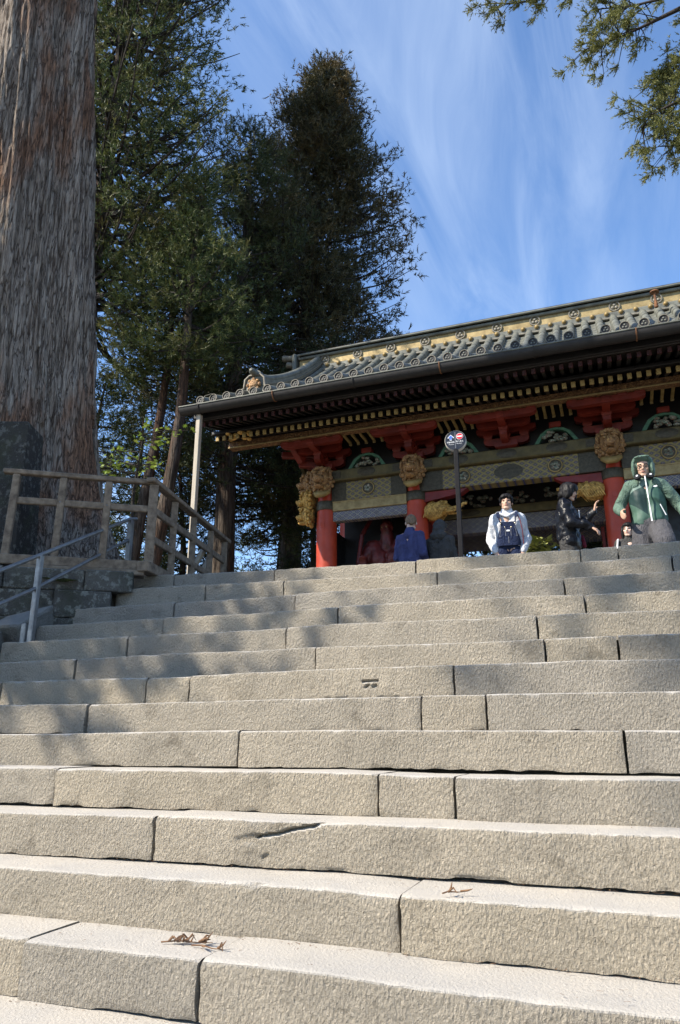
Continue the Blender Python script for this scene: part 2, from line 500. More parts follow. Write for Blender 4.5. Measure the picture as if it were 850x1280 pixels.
def stone_block(k, x0, x1, Y, z0, sag, h, depth, seed, gapl, gapr, mat=M_STONE, parent=stairs, fine=True):
    res = 0.020 if (fine and Y < 4.3) else (0.030 if fine else 0.08)
    a, b = x0 + gapl, x1 - gapr
    if k in (6, 10) and x0 < -1.3 < x1: res = 0.008
    nu = max(6, int((b - a) / res))
    u = np.linspace(a, b, nu)
    sx = np.array([q[0] for q in sag]); sz = np.array([q[1] for q in sag])
    rs = np.random.default_rng(seed)
    ztop = z0 + np.interp(u, sx, sz) + rs.uniform(-0.004, 0.004) + (u - (a + b) / 2) * rs.uniform(-0.003, 0.003)
    yoff = rs.uniform(-0.010, 0.006) + (u - (a + b) / 2) * rs.uniform(-0.004, 0.004)
    nf = (26 if res < 0.01 else 11) if fine else 5
    prof = []                                          # (dy, dz from the top, kind)
    for i in range(nf):
        prof.append((0.0, -h + (h - 0.014) * i / (nf - 1)))
    prof += [(0.002, -0.004), (0.008, -0.0005)]
    for s in (0.035, 0.06, 0.09, 0.13, 0.18, 0.25, depth): prof.append((s, 0.0))
    prof = np.array(prof); nv = len(prof)
    X = np.repeat(u[:, None], nv, 1)
    Yv = Y + yoff[:, None] + prof[None, :, 0] + 0 * X
    Z = ztop[:, None] + prof[None, :, 1] + 0 * X
    front = (prof[:, 0] < 0.02)[None, :] * np.ones_like(X)
    so = seed * 3.7
    n_big = fbm(X * 2.2 + so, Yv * 2, Z * 3, 3)
    n_mid = fbm(X * 14 + so, Yv * 14, Z * 14, 3)
    n_fin = vnoise(X * 42 + so, Yv * 42, Z * 42)
    Yv += front * (0.006 * n_big + 0.0042 * n_mid + 0.0025 * n_fin)
    Z += (1 - front) * (0.0022 * n_big + 0.0008 * n_mid)
    # broken arris
    edge = np.exp(-((prof[:, 0] + np.abs(prof[:, 1])) / 0.016) ** 2)[None, :]
    chip = np.clip(fbm(u * 15 + so, 0 * u, 0 * u + 3, 3) - 0.12, 0, 1)[:, None]
    Z -= edge * (0.001 + 0.009 * chip); Yv += edge * front * (0.001 + 0.007 * chip)
    # bottom edge is ragged
    low = np.exp(-((prof[:, 1] + h) / 0.012) ** 2)[None, :] * front
    rag = np.clip(fbm(u * 13 + so, 0 * u + 9, 0 * u, 3) + 0.1, 0, 1)[:, None]
    Z += low * 0.007 * rag; Yv += low * (0.001 + 0.006 * rag)
    # rounded ends
    e = np.exp(-((u - a) / 0.010) ** 2) + np.exp(-((b - u) / 0.010) ** 2)
    Yv += front * (e * (0.005 + 0.004 * rs.random()))[:, None]
    Z -= edge * e[:, None] * 0.006
    wob = 0.004 * fbm(Z[:1] * 14 + so, Yv[:1] * 3, Z[:1] * 0, 2)
    X[0] += np.abs(wob[0]) ; X[-1] -= np.abs(0.004 * fbm(Z[-1] * 13 + so, Yv[-1] * 3, Z[-1] * 0, 2))
    for pts, wdt, dep in CRACKS.get(k, []):
        d = seg_dist(X + 0.006 * n_mid, Z + 0.006 * n_mid, pts)
        Yv += front * dep * np.clip(1.3 - d / wdt, 0, 1)
    V = np.stack([X, Yv, Z], -1)
    # end faces: fold back into the joint
    def fold(c, sgn):
        q = c.copy(); q[:, 1] = np.maximum(q[:, 1], Y + 0.10); q[prof[:, 0] > 0.02, 2] -= 0.12; return q
    V = np.concatenate([fold(V[0], -1)[None], V, fold(V[-1], 1)[None]], 0)
    me = fast_mesh('stone_block', V.reshape(-1, 3), grid_loops(nu + 2, nv), 4)
    return link('stone_block', me, mat, parent, 50)
XL, XR = -4.70, 3.2
for k, (Y, z0, sag, joints) in enumerate(STEPS):
    left = [-4.38, -4.34, -4.60, -4.68, -4.74, -4.78][k] if k < 6 else -4.85
    xs = [left] + [j for j in joints if left + 0.15 < j < XR] + [XR]
    for i in range(len(xs) - 1):
        rr = random.Random(k * 31 + i)
        g = 0.004 + 0.005 * rr.random()
        fine = k < 14
        stone_block(k, xs[i], xs[i + 1], Y, z0, sag, 0.1765, 0.42, k * 50 + i + 1, 0.003, g, fine=fine)
# parent offset: the blocks carry world coordinates
def keep_world(root):
    off = Matrix.Translation(root.location) @ root.rotation_euler.to_matrix().to_4x4()
    for c in root.children: c.matrix_parent_inverse = off.inverted()
keep_world(stairs)

# ------------------------------------------------------------------ left flank: sloping kerb, lichened wall
kerb = tag(empty('sloping_stone_kerb', (-4.9, 4.0, ZG)), 'sloping stone kerb along the left end of the steps', 'kerb')
def slope_block(y0, z0, y1, z1, w, x, th, name='kerb_stone', mat=M_COPING, par=kerb, seed=1):
    rs = random.Random(seed)
    m = MB()
    a = math.atan2(z1 - z0, y1 - y0)
    L = math.hypot(z1 - z0, y1 - y0)
    rot = Euler((a, 0, rs.uniform(-0.02, 0.02))).to_matrix()
    c = Vector((x, (y0 + y1) / 2, (z0 + z1) / 2)) + rot @ Vector((0, 0, -th / 2))
    m.box(c, (w, L - 0.012, th), 0.018, rot)
    return m.build(name, mat, par)
slope_block(4.86, 0.92, 5.62, 1.36, 0.36, -4.86, 0.42, seed=2)
slope_block(4.02, 0.42, 4.84, 0.89, 0.40, -5.02, 0.46, seed=3)
slope_block(3.10, -0.12, 4.00, 0.40, 0.42, -5.10, 0.46, seed=4)
slope_block(2.10, -0.72, 3.08, -0.14, 0.42, -5.12, 0.46, seed=5)
keep_world(kerb)
boulder = MB()
for i in range(1):
    boulder.ball((-5.02, 4.47, 0.66), (0.16, 0.20, 0.15), 14, 10)
for i, p in enumerate(boulder.v):
    boulder.v[i] = tuple(np.array(p) + 0.02 * np.array([math.sin(p[1] * 23), math.cos(p[2] * 19), math.sin(p[0] * 27)]))
tag(boulder.build('boulder', M_COPING, smooth=180), 'small rounded stone lying against the kerb at the left edge', 'stone')

wall = tag(empty('retaining_wall', (-4.5, 5.6, ZG)), 'dark lichened stone wall under the wooden fence', 'wall')
FC = Vector((-4.14, 5.86, 0))                       # fence corner
FD = Vector((-0.826, -0.563, 0)).normalized()       # the front run heads left and towards us
FN = Vector((FD.y, -FD.x, 0))                       # outward, towards the steps
if FN.y > 0: FN = -FN
def wall_block(s0, s1, z0, z1, off, mat, par, name='stone_block', base=FC, dr=FD, nm=FN, th=0.34, seed=0):
    rs = random.Random(seed * 7 + 3)
    n1, n2 = 12, 5
    m = MB()
    M3 = Matrix((dr, nm, Vector((0, 0, 1)))).transposed()
    c = base + dr * ((s0 + s1) / 2) + nm * (off - th / 2 + rs.uniform(-0.012, 0.012)) + Vector((0, 0, (z0 + z1) / 2))
    m.box(c, (s1 - s0 - 0.006, th, z1 - z0 - 0.005), 0.009, M3)
    return m.build(name, mat, par)
k = 0
for (z0, z1, cuts) in ((1.30, 1.50, [0.12, 0.55, 1.25, 2.1, 3.0]), (1.05, 1.30, [0.30, 0.8, 1.5, 2.2, 3.1]), (0.75, 1.05, [0.55, 1.1, 1.9, 2.6, 3.3]), (0.30, 0.75, [1.0, 1.8, 2.6, 3.6]), (-0.3, 0.3, [1.7, 2.6, 3.8]), (-1.6, -0.3, [2.4, 3.4, 4.4, 5.4])):
    for a, b in zip(cuts[:-1], cuts[1:]):
        k += 1
        wall_block(a, b, z0, z1, 0.16 + 0.03 * (k % 2), M_DARKSTONE, wall, seed=k)
keep_world(wall)

# ------------------------------------------------------------------ wooden fence round the great cedar
fence = tag(empty('wooden_fence', (FC.x, FC.y, 1.5)), 'low weathered timber fence round the foot of the giant cedar', 'fence')
fz0, fz1 = 1.64, 2.44
P_COR = FC.copy()
P_FAR = Vector((-4.56, 8.08, 0))
def rail(name, a, b, z, w, h, ch=0.008, tilt=0.0):
    m = MB(); m.bar((a.x, a.y, z), (b.x, b.y, z + tilt), w, h, ch)
    return m.build(name, M_WOOD, fence)
def fpost(p, z0, z1, w, lean=(0, 0)):
    m = MB(); m.bar((p.x, p.y, z0), (p.x + lean[0], p.y + lean[1], z1), w, w, 0.007, up=(0.83, 0.56, 0))
    return m.build('post', M_WOOD, fence)
P_LEFT = FC + FD * 1.32
fpost(P_COR, fz0 - 0.06, fz1 - 0.02, 0.088)
for s, ln in ((0.43, 0.0), (0.86, 0.012), (1.29, 0.02)):
    fpost(FC + FD * s, fz0 - 0.03, fz1 - 0.02, 0.066, (ln, 0))
d2 = (P_FAR - P_COR); L2 = d2.length; d2.normalize()
for s in (0.55, 1.12, 1.70, L2 - 0.03):
    fpost(P_COR + d2 * s, fz0 - 0.12, fz1 - 0.02, 0.070)
rail('top_rail', FC + FD * 1.40, FC - FD * 0.02, fz1 + 0.010, 0.075, 0.048)
rail('top_rail', P_COR - d2 * 0.10, P_FAR + d2 * 0.10, fz1 + 0.014, 0.095, 0.046)
rail('middle_rail', FC + FD * 1.30, FC, 2.17, 0.040, 0.068)
rail('middle_rail', P_COR, P_FAR, 2.17, 0.040, 0.075)
rail('lower_rail', P_COR, P_FAR, 1.88, 0.040, 0.070)
rail('sill', FC + FD * 1.42, FC - FD * 0.04, 1.59, 0.11, 0.095)
rail('sill', P_COR - d2 * 0.12, P_FAR, 1.575, 0.12, 0.10)
rail('sill_block', FC + FD * 1.2, FC + FD * 0.03 , 1.515, 0.16, 0.055)
for s in (1.62, 1.9):   # diagonal braces behind the far end
    m = MB(); q = P_COR + d2 * s
    m.bar((q.x - 0.45, q.y + 0.1, 1.62), (q.x - 0.03, q.y, 2.22), 0.05, 0.06, 0.006); m.build('brace', M_WOOD_PALE, fence)
for p_ in [P_COR + d2 * q for q in (0.55, 1.12, 1.70)] + [FC + FD * q for q in (0.43, 0.86)]:
    for z_ in (2.17,):
        m = MB(); m.ball((p_.x + FN.x * 0.036, p_.y + FN.y * 0.036, z_), (0.009, 0.009, 0.009), 7, 5); m.build('bolt', M_STEEL, fence, 60)
keep_world(fence)

# ------------------------------------------------------------------ steel handrail
hand = tag(empty('handrail', (-4.5, 4.83, 0.76)), 'double bar steel handrail on one post at the left of the steps', 'handrail')
hx = -4.50
m = MB(); m.bar((hx, 4.83, 0.74), (hx, 4.83, 1.50), 0.047, 0.047, 0.006, up=(0, 1, 0)); m.build('post', M_STEEL, hand)
m = MB(); m.bar((hx, 3.30, -0.16), (hx, 3.30, 0.62), 0.055, 0.055, 0.006, up=(0, 1, 0)); m.build('post', M_STEEL, hand)
m = MB(); m.bar((hx - 0.10, 4.86, 0.76), (hx - 0.10, 4.86, 0.93), 0.05, 0.05, 0.006, up=(0, 1, 0)); m.build('stub', M_STEEL, hand)
m = MB(); m.tube([(hx, 3.0, 0.49), (hx, 4.41, 1.275), (hx, 4.83, 1.505), (hx, 6.0, 2.15), (hx + .02, 6.08, 2.17)], 0.018, 10); m.build('top_bar', M_STEEL, hand, 60)
m = MB(); m.tube([(hx, 3.05, 0.26), (hx, 4.44, 1.01), (hx, 4.83, 1.22), (hx, 6.0, 1.93)], 0.016, 10); m.build('lower_bar', M_STEEL, hand, 60)
m = MB(); m.bar((hx, 6.02, 1.62), (hx, 6.02, 2.14), 0.05, 0.05, 0.005, up=(0, 1, 0)); m.build('post', M_STEEL, hand)
keep_world(hand)

M_PILLAR = stone_mat('dark_slate', (0.075, 0.068, 0.058), (0.035, 0.032, 0.028), 0.30, (0.03, 0.028, 0.022), 0.9, 0.8)
# ------------------------------------------------------------------ dark stone pillar before the cedar
m = MB()
c = FC + FD * 1.42 - FN * 0.42
ax = Vector((0.93, 0.36, 0)); ay = Vector((-0.36, 0.93, 0))
def ring(hw, hd, z, sh=0.0): return [tuple(c + ax * (sx * hw + sh) + ay * (sy * hd) + Vector((0, 0, z))) for sx, sy in ((-1, -1), (1, -1), (1, 1), (-1, 1))]
n0 = [(0.31, 0.27, 1.3), (0.275, 0.235, 2.2), (0.237, 0.202, 3.05), (0.230, 0.195, 3.06)]
vs = []
for hw, hd, z in n0: vs += ring(hw, hd, z, -0.04)
fs = []
for i in range(3):
    for j in range(4):
        j2 = (j + 1) % 4
        fs.append((i * 4 + j, i * 4 + j2, (i + 1) * 4 + j2, (i + 1) * 4 + j))
fs.append((12, 13, 14, 15)); fs.append((3, 2, 1, 0))
m.add(vs, fs)
tag(m.build('stone_pillar', M_PILLAR), 'dark tapering stone pillar behind the fence at the far left', 'pillar')

# mossy mound at the foot of the giant trunk
nx = 40
gx, gy = np.meshgrid(np.linspace(-8.2, -4.55, nx), np.linspace(5.2, 9.5, nx), indexing='ij')
dd = np.hypot(gx + 6.6, gy - 6.6)
gz = 1.40 + 0.42 * np.exp(-(dd / 1.35) ** 2) + 0.06 * fbm(gx * 3, gy * 3, 0 * gx, 3)
o = link('mossy_ground', fast_mesh('mossy_ground', np.stack([gx, gy, gz], -1).reshape(-1, 3), grid_loops(nx, nx), 4), M_MOSS, smooth=180)
tag(o, kind='structure')

# ------------------------------------------------------------------ small things on the steps
M_TWIG = simple('dry_cedar_twig', (0.20, 0.11, 0.055), (0.10, 0.055, 0.03), 30, 0.9)
def twig(loc, ang, n, label, ln=0.10):
    rs = random.Random(int(ang * 100))
    m = MB()
    m.tube([(-ln * .8, 0, .006), (-ln * .2, .006, .010), (ln * .5, -.004, .008), (ln, .012, .005)], [.0028, .0025, .002, .0012], 5)
    for i in range(n):
        t = rs.uniform(-.6, .9); a = rs.uniform(.5, 1.1) * rs.choice((-1, 1)); l = rs.uniform(.025, .05)
        p = Vector((ln * t, 0.003, .009))
        m.tube([p, p + Vector((math.cos(a) * l * .6, math.sin(a) * l * .6, rs.uniform(0, .02))), p + Vector((math.cos(a) * l, math.sin(a) * l, rs.uniform(-.004, .03)))], [.004, .0035, .001], 5)
    o = m.build('dry_twig', M_TWIG, smooth=60)
    o.location = loc; o.rotation_euler = (0, 0, ang)
    return tag(o, label, 'twig')
twig((-1.50, 2.50, -0.674), 0.25, 16, 'curled brown cedar twig lying on the second step from the bottom')
twig((-1.40, 2.47, -0.674), -0.15, 3, 'thin straight dry needle beside the curled cedar twig', 0.07)
twig((-0.60, 2.70, -0.497), 0.6, 3, 'thin dry twig on the third step just right of its joint', 0.04)
m = MB(); m.tube([(-0.02, 0, .008), (0.0, 0.003, .010), (.045, -.004, .006)], [.009, .008, .002], 6)
o = m.build('seed_cone', M_TWIG, smooth=60); o.location = (-0.21, 2.20, -0.853 + 0.0)
tag(o, 'tiny brown cone with a stalk on the bottom right tread', 'cone')

rng = np.random.default_rng(77)
LV = []; LI = []
for (Y_, z_, n_) in ((2.358, -0.676, 150), (2.659, -0.496, 140), (2.057, -0.856, 120), (2.96, -0.316, 60)):
    for q in range(n_):
        x = rng.uniform(-2.9, 0.9); back = rng.random() < 0.72
        y = Y_ + (0.285 - abs(rng.normal(0, .016)) if back else rng.uniform(.03, .27))
        a = rng.uniform(0, PI); L = rng.uniform(.006, .022); w = rng.uniform(.0007, .0018)
        d = np.array([math.cos(a), math.sin(a) * .6, rng.uniform(-.05, .15)]); sd_ = np.array([-math.sin(a), math.cos(a), 0])
        p = np.array([x, y, z_ + 0.004])
        k0 = len(LV); LV += [p - sd_ * w, p + sd_ * w, p + d * L + sd_ * w, p + d * L - sd_ * w]; LI += [k0, k0 + 1, k0 + 2, k0 + 3]
o = link('needle_litter', fast_mesh('needle_litter', np.array(LV), np.array(LI), 4), M_TWIG)
tag(o, 'brown cedar needles scattered in the corners of the lower treads', 'litter', kind='stuff')

# ================================================================== THE GATE
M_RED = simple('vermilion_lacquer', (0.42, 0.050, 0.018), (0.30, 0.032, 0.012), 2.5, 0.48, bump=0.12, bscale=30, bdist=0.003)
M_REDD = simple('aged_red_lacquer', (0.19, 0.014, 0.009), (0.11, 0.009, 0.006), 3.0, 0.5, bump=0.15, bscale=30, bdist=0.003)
M_TIP = simple('dulled_red_lacquer', (0.055, 0.007, 0.005), (0.018, 0.005, 0.004), 12, 0.7)
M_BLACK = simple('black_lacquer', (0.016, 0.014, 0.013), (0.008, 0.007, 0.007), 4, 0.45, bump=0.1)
M_GOLD = simple('gold_leaf', (0.36, 0.275, 0.13), (0.20, 0.145, 0.062), 7, 0.55, 0.35, 0.3, 40, 0.004)
M_OLDGOLD = simple('old_gold_paint', (0.34, 0.24, 0.09), (0.19, 0.13, 0.045), 7, 0.6, 0.2, 0.35, 30, 0.004)
M_OLIVE = simple('olive_painted_beam', (0.115, 0.092, 0.036), (0.06, 0.048, 0.020), 5, 0.6, 0.1, 0.3, 26, 0.004)
M_FIT = simple('dark_bronze_fitting', (0.085, 0.07, 0.045), (0.04, 0.033, 0.022), 22, 0.5, 0.5, 0.5, 60, 0.004)
M_TILE = simple('weathered_bronze_tile', (0.165, 0.17, 0.142), (0.078, 0.08, 0.068), 4.5, 0.55, 0.08, 0.35, 24, 0.006)
M_TILE_END = simple('bronze_tile_rim', (0.22, 0.20, 0.155), (0.11, 0.10, 0.08), 18, 0.6, 0.1, 0.3, 60, 0.003)
M_GUTTER = simple('dark_copper_gutter', (0.026, 0.023, 0.021), (0.014, 0.012, 0.011), 5, 0.55, 0.1, 0.15, 30, 0.003)
M_RUST = simple('oxidised_bracket', (0.20, 0.085, 0.03), (0.09, 0.04, 0.02), 20, 0.8)
M_GREEN = simple('malachite_paint', (0.06, 0.15, 0.09), (0.03, 0.08, 0.05), 12, 0.6)
M_WHITE = simple('gofun_white', (0.62, 0.58, 0.50), (0.42, 0.38, 0.32), 16, 0.7)
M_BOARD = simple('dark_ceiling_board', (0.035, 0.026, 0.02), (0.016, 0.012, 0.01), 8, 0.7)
def lattice_mat(name, ground, dia, line, sx, sz, mid=None):
    """diamond brocade painted on a beam"""
    m, t, b = _new(name, 0.55)
    c = t.nodes.new('ShaderNodeTexCoord')
    sp = t.nodes.new('ShaderNodeSeparateXYZ'); t.links.new(c.outputs['Object'], sp.inputs[0])
    u = _math(t, 'MULTIPLY', sp.outputs[0], sx); w = _math(t, 'MULTIPLY', sp.outputs[2], sz)
    a = _math(t, 'FRACT', _math(t, 'ADD', u, w)); d = _math(t, 'FRACT', _math(t, 'SUBTRACT', u, w))
    a = _math(t, 'ABSOLUTE', _math(t, 'SUBTRACT', a, 0.5)); d = _math(t, 'ABSOLUTE', _math(t, 'SUBTRACT', d, 0.5))
    mx = _math(t, 'MAXIMUM', a, d)
    ln = _range(t, mx, 0.36, 0.40); ins = _range(t, mx, 0.20, 0.23)
    ins2 = _range(t, mx, 0.10, 0.13)
    col = _mixc(t, ins2, mid or line, dia)
    col = _mixc(t, ins, col, ground)
    col = _mixc(t, ln, col, line)
    n = _noise(t, _vec(t), 11, 5, 0.65)
    col = _mixc(t, _range(t, n, 0.45, 0.75, 0, 0.75), col, (0.07, 0.058, 0.035))
    t.links.new(col, b.inputs['Base Color'])
    _bump(t, b, mx, 0.25, 0.006)
    return m
M_BROC = lattice_mat('blue_diamond_brocade', (0.145, 0.12, 0.048), (0.014, 0.022, 0.15), (0.24, 0.185, 0.066), 5.6, 8.6)
M_BROC2 = lattice_mat('indigo_lattice_panel', (0.035, 0.045, 0.13), (0.28, 0.25, 0.19), (0.24, 0.22, 0.18), 5.6, 8.0, (0.03, 0.04, 0.14))
def carved_mat(name, a, b_, c, scale):
    m, t, b = _new(name, 0.55, 0.15)
    v = _vec(t)
    vo = t.nodes.new('ShaderNodeTexVoronoi'); vo.inputs['Scale'].default_value = scale
    t.links.new(v, vo.inputs['Vector'])
    n = _noise(t, v, scale * 0.7, 5, 0.7, 1.2)
    col = _ramp(t, n, [(0.30, b_), (0.5, a), (0.66, c)])
    col = _mixc(t, _range(t, vo.outputs['Distance'], 0.0, 0.6, 0.55, 0.0), col, b_)
    t.links.new(col, b.inputs['Base Color'])
    _bump(t, b, _math(t, 'ADD', vo.outputs['Distance'], n), 0.9, 0.02)
    return m
M_CARVE = carved_mat('carved_floral_board', (0.17, 0.085, 0.035), (0.05, 0.025, 0.012), (0.36, 0.21, 0.08), 26)
M_LION = carved_mat('carved_lion_paint', (0.34, 0.19, 0.085), (0.07, 0.032, 0.018), (0.52, 0.32, 0.12), 30)
M_BEAST = carved_mat('gilded_beast_carving', (0.50, 0.29, 0.07), (0.10, 0.05, 0.015), (0.75, 0.48, 0.15), 16)
M_COLOURED = carved_mat('polychrome_carving', (0.10, 0.16, 0.12), (0.22, 0.05, 0.03), (0.45, 0.40, 0.33), 22)

CX = [-5.87, -3.75, 0.32, 2.44]                    # column axes
CY, CM, CR_ = 15.0, 16.5, 18.0                     # front, middle, rear rows
GX0, GX1 = -8.05, 4.62                             # verges
gate = tag(empty('temple_gate', (-1.715, 16.5, ZP)), 'red lacquered temple gate with bronze tiled gable roof and gilded carvings', 'gate')
M_REDSHADE = simple('shaded_red_lacquer', (0.17, 0.016, 0.006), (0.085, 0.008, 0.004), 2.5, 0.5, bump=0.12, bscale=30, bdist=0.003)  # bracket red, darkened in colour to carry the shade under the eaves
def G(mbuild, name, mat, smooth=0, par=None): return mbuild.build(name, mat, par if par is not None else gate, smooth)
def rz(y): d = y - 12.42; return 6.93 + 0.4 * d + 0.0625 * d * d

# stone floor and column bases
m = MB(); m.box((-1.715, 16.5, ZP + 0.06), (10.2, 5.0, 0.16), 0.02); G(m, 'stone_floor', M_COPING)
for y in (CY, CM, CR_):
    for x in CX:
        m = MB(); m.lathe([(0.36, ZP + 0.13), (0.36, ZP + 0.2), (0.30, ZP + 0.30), (0.25, ZP + 0.32)], (x, y, 0), 24); b_ = G(m, 'column_base', M_COPING, 40)
        m = MB(); m.lathe([(0.215, ZP + 0.32), (0.232, 2.6), (0.232, 4.6), (0.215, 5.12), (0.19, 5.62)], (x, y, 0), 32)
        col = G(m, 'column', M_RED, 60)
        if y == CY:
            m = MB(); m.lathe([(0.236, 4.98), (0.244, 5.0), (0.244, 5.17), (0.236, 5.19)], (x, y, 0), 32); G(m, 'collar', M_FIT, 60, col)
            m = MB(); m.box((x - 0.01, y - 0.236, 4.62), (0.09, 0.012, 0.11), 0.003); G(m, 'plug_plate', M_RED, 0, col)

# beams of the front row, bay by bay
bays = list(zip(CX[:-1], CX[1:]))
for i, (a, b) in enumerate(bays):
    side = i != 1
    L = b - a - 0.40
    xc = (a + b) / 2
    m = MB(); m.box((xc, CY, 5.38), (L, 0.34, 0.44), 0.012); tie = G(m, 'head_tie_beam', M_BROC)
    for s in (-1, 1):                              # dark painted sleeves at both ends
        m = MB(); m.box((xc + s * (L / 2 - 0.16), CY, 5.38), (0.36 if side else 0.55, 0.350, 0.446), 0.008); G(m, 'beam_sleeve', M_FIT, 0, tie)
    spots = [0.0] if side else [-0.95, 0.95]
    for dx_ in spots:
        m = MB(); m.lathe([(0.0001, 0.0), (0.145, 0.0), (0.155, 0.012), (0.155, 0.025), (0.12, 0.034), (0.0001, 0.03)], (xc + dx_, CY - 0.165, 5.385), 28, 'y'); r_ = G(m, 'roundel', M_FIT, 50, tie)
        m = MB(); m.lathe([(0.118, 0.0), (0.128, 0.014), (0.142, 0.014), (0.15, 0.0)], (xc + dx_, CY - 0.19, 5.385), 28, 'y', cap=False); G(m, 'roundel_rim', M_OLDGOLD, 50, tie)
        m = MB()
        for q in range(5):
            m.ball((xc + dx_ + 0.055 * math.cos(q * 1.3), CY - 0.2, 5.385 + 0.055 * math.sin(q * 1.3)), (0.045, 0.02, 0.035), 8, 6)
        G(m, 'roundel_carving', M_COLOURED, 60, tie)
    if not side:
        m = MB(); m.lathe([(0.0001, 0), (0.2, 0.0), (0.2, 0.012), (0.0001, 0.02)], (0, 0, 0), 24, 'y')
        o = G(m, 'oval_fitting', M_FIT, 50, tie); o.location = (xc, CY - 0.17, 5.385); o.scale = (1.5, 1, 0.8)
    m = MB(); m.box((xc, CY - 0.02, 5.73), (L + 0.40, 0.58, 0.25), 0.02); plate = G(m, 'plate_beam', M_OLIVE)
    n = 1 if side else 3
    for q in range(n):
        m = MB(); m.lathe([(0.0001, 0), (0.12, 0.0), (0.12, 0.010), (0.09, 0.018), (0.0001, 0.02)], (0, 0, 0), 24, 'y')
        o = G(m, 'oval_fitting', M_FIT, 50, plate); o.location = (a + (b - a) * (q + 1) / (n + 1), CY - 0.312, 5.735); o.scale = (1.75, 1, 0.85)
    for s in (a + 0.34, b - 0.34):
        m = MB(); m.box((s, CY - 0.313, 5.735), (0.22, 0.012, 0.17), 0.003); G(m, 'end_fitting', M_FIT, 0, plate)
    if side:
        m = MB(); m.box((xc, CY - 0.03, 5.045), (L + 0.02, 0.24, 0.225), 0.012); gb = G(m, 'gilded_lintel', M_GOLD)
        m = MB(); m.box((xc, CY - 0.155, 5.145), (L, 0.02, 0.028), 0.004); G(m, 'lintel_bead', M_GOLD, 0, gb)
        m = MB(); m.box((xc, CY - 0.02, 4.815), (L + 0.02, 0.20, 0.225), 0.012); G(m, 'lattice_panel', M_BROC2)
        # dark side bay: back wall, partition, low rail
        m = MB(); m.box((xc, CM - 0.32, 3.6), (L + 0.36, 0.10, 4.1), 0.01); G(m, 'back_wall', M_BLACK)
        m = MB(); m.box((xc, CY, 2.25), (L, 0.08, 0.12), 0.01); G(m, 'low_rail', M_REDD)
    else:
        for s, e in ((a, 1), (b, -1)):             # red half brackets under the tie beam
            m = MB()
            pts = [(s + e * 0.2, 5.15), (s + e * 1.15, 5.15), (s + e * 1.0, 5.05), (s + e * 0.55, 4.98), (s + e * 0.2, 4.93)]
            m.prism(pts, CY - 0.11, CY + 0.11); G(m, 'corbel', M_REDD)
    # black wall boards above the plate beam, gilded ribs that rise to the purlin
    m = MB(); m.box((xc, CY + 0.10, 6.42), (b - a - 0.02, 0.06, 1.08), 0.0); G(m, 'black_wall_board', M_BLACK)
    for xa, xb in ([(a + 0.68, b - 0.68)] if side else [(a + 0.68, xc - 0.68), (xc + 0.68, b - 0.68)]):
        cnt = max(3, int((xb - xa) / 0.155))
        for q in range(cnt + 1):
            x = xa + (xb - xa) * q / cnt
            m = MB(); m.bar((x, CY - 0.28, 6.475), (x, CY - 0.93, 6.50), 0.060, 0.05, 0.006); rib = G(m, 'gilded_rib', M_OLDGOLD)
            m = MB(); m.box((x, CY - 0.27, 6.445), (0.068, 0.06, 0.06), 0.008); G(m, 'rib_foot', M_GOLD, 0, rib)
    # frog-leg struts
    for cxk in ([xc] if side else [xc - 1.02, xc + 1.02]):
        m = MB()
        def leg(o_, i_):
            return [(cxk + o_ * 0.44, 5.865), (cxk + o_ * 0.40, 5.93), (cxk + o_ * 0.30, 6.08), (cxk + o_ * 0.16, 6.17), (cxk, 6.19)]
        outer = leg(-1, 0) + leg(1, 0)[::-1][1:]
        inner = [(cxk + (p[0] - cxk) * 0.80, 5.865 + (p[1] - 5.865) * 0.84) for p in outer]
        k = len(outer)
        vs = []
        for yy in (CY - 0.27, CY - 0.16):
            vs += [(p[0], yy, p[1]) for p in outer] + [(p[0], yy, p[1]) for p in inner]
        fs = []
        for j in range(k - 1):
            fs += [(j, j + 1, k + j + 1, k + j), (2 * k + j + 1, 2 * k + j, 3 * k + j, 3 * k + j + 1), (j + 1, j, 2 * k + j, 2 * k + j + 1), (k + j, k + j + 1, 3 * k + j + 1, 3 * k + j)]
        m.add(vs, fs); fl = G(m, 'frog_leg_strut', M_GREEN, 30)
        m = MB(); rr = random.Random(i * 7 + int(cxk * 10))
        for q in range(16):
            an = PI * (q + 0.5) / 16; r_ = 0.17 * rr.uniform(0.3, 1.5)
            m.ball((cxk + math.cos(an) * r_ * 1.15, CY - 0.23 - rr.uniform(0, .06), 5.89 + math.sin(an) * r_ * 0.9), (rr.uniform(.04, .075), .045, rr.uniform(.03, .05)), 8, 6)
        G(m, 'strut_carving', M_COLOURED, 60, fl)
        m = MB(); m.box((cxk, CY - 0.2, 6.255), (0.24, 0.20, 0.12), 0.015); G(m, 'bearing_block', M_REDSHADE)

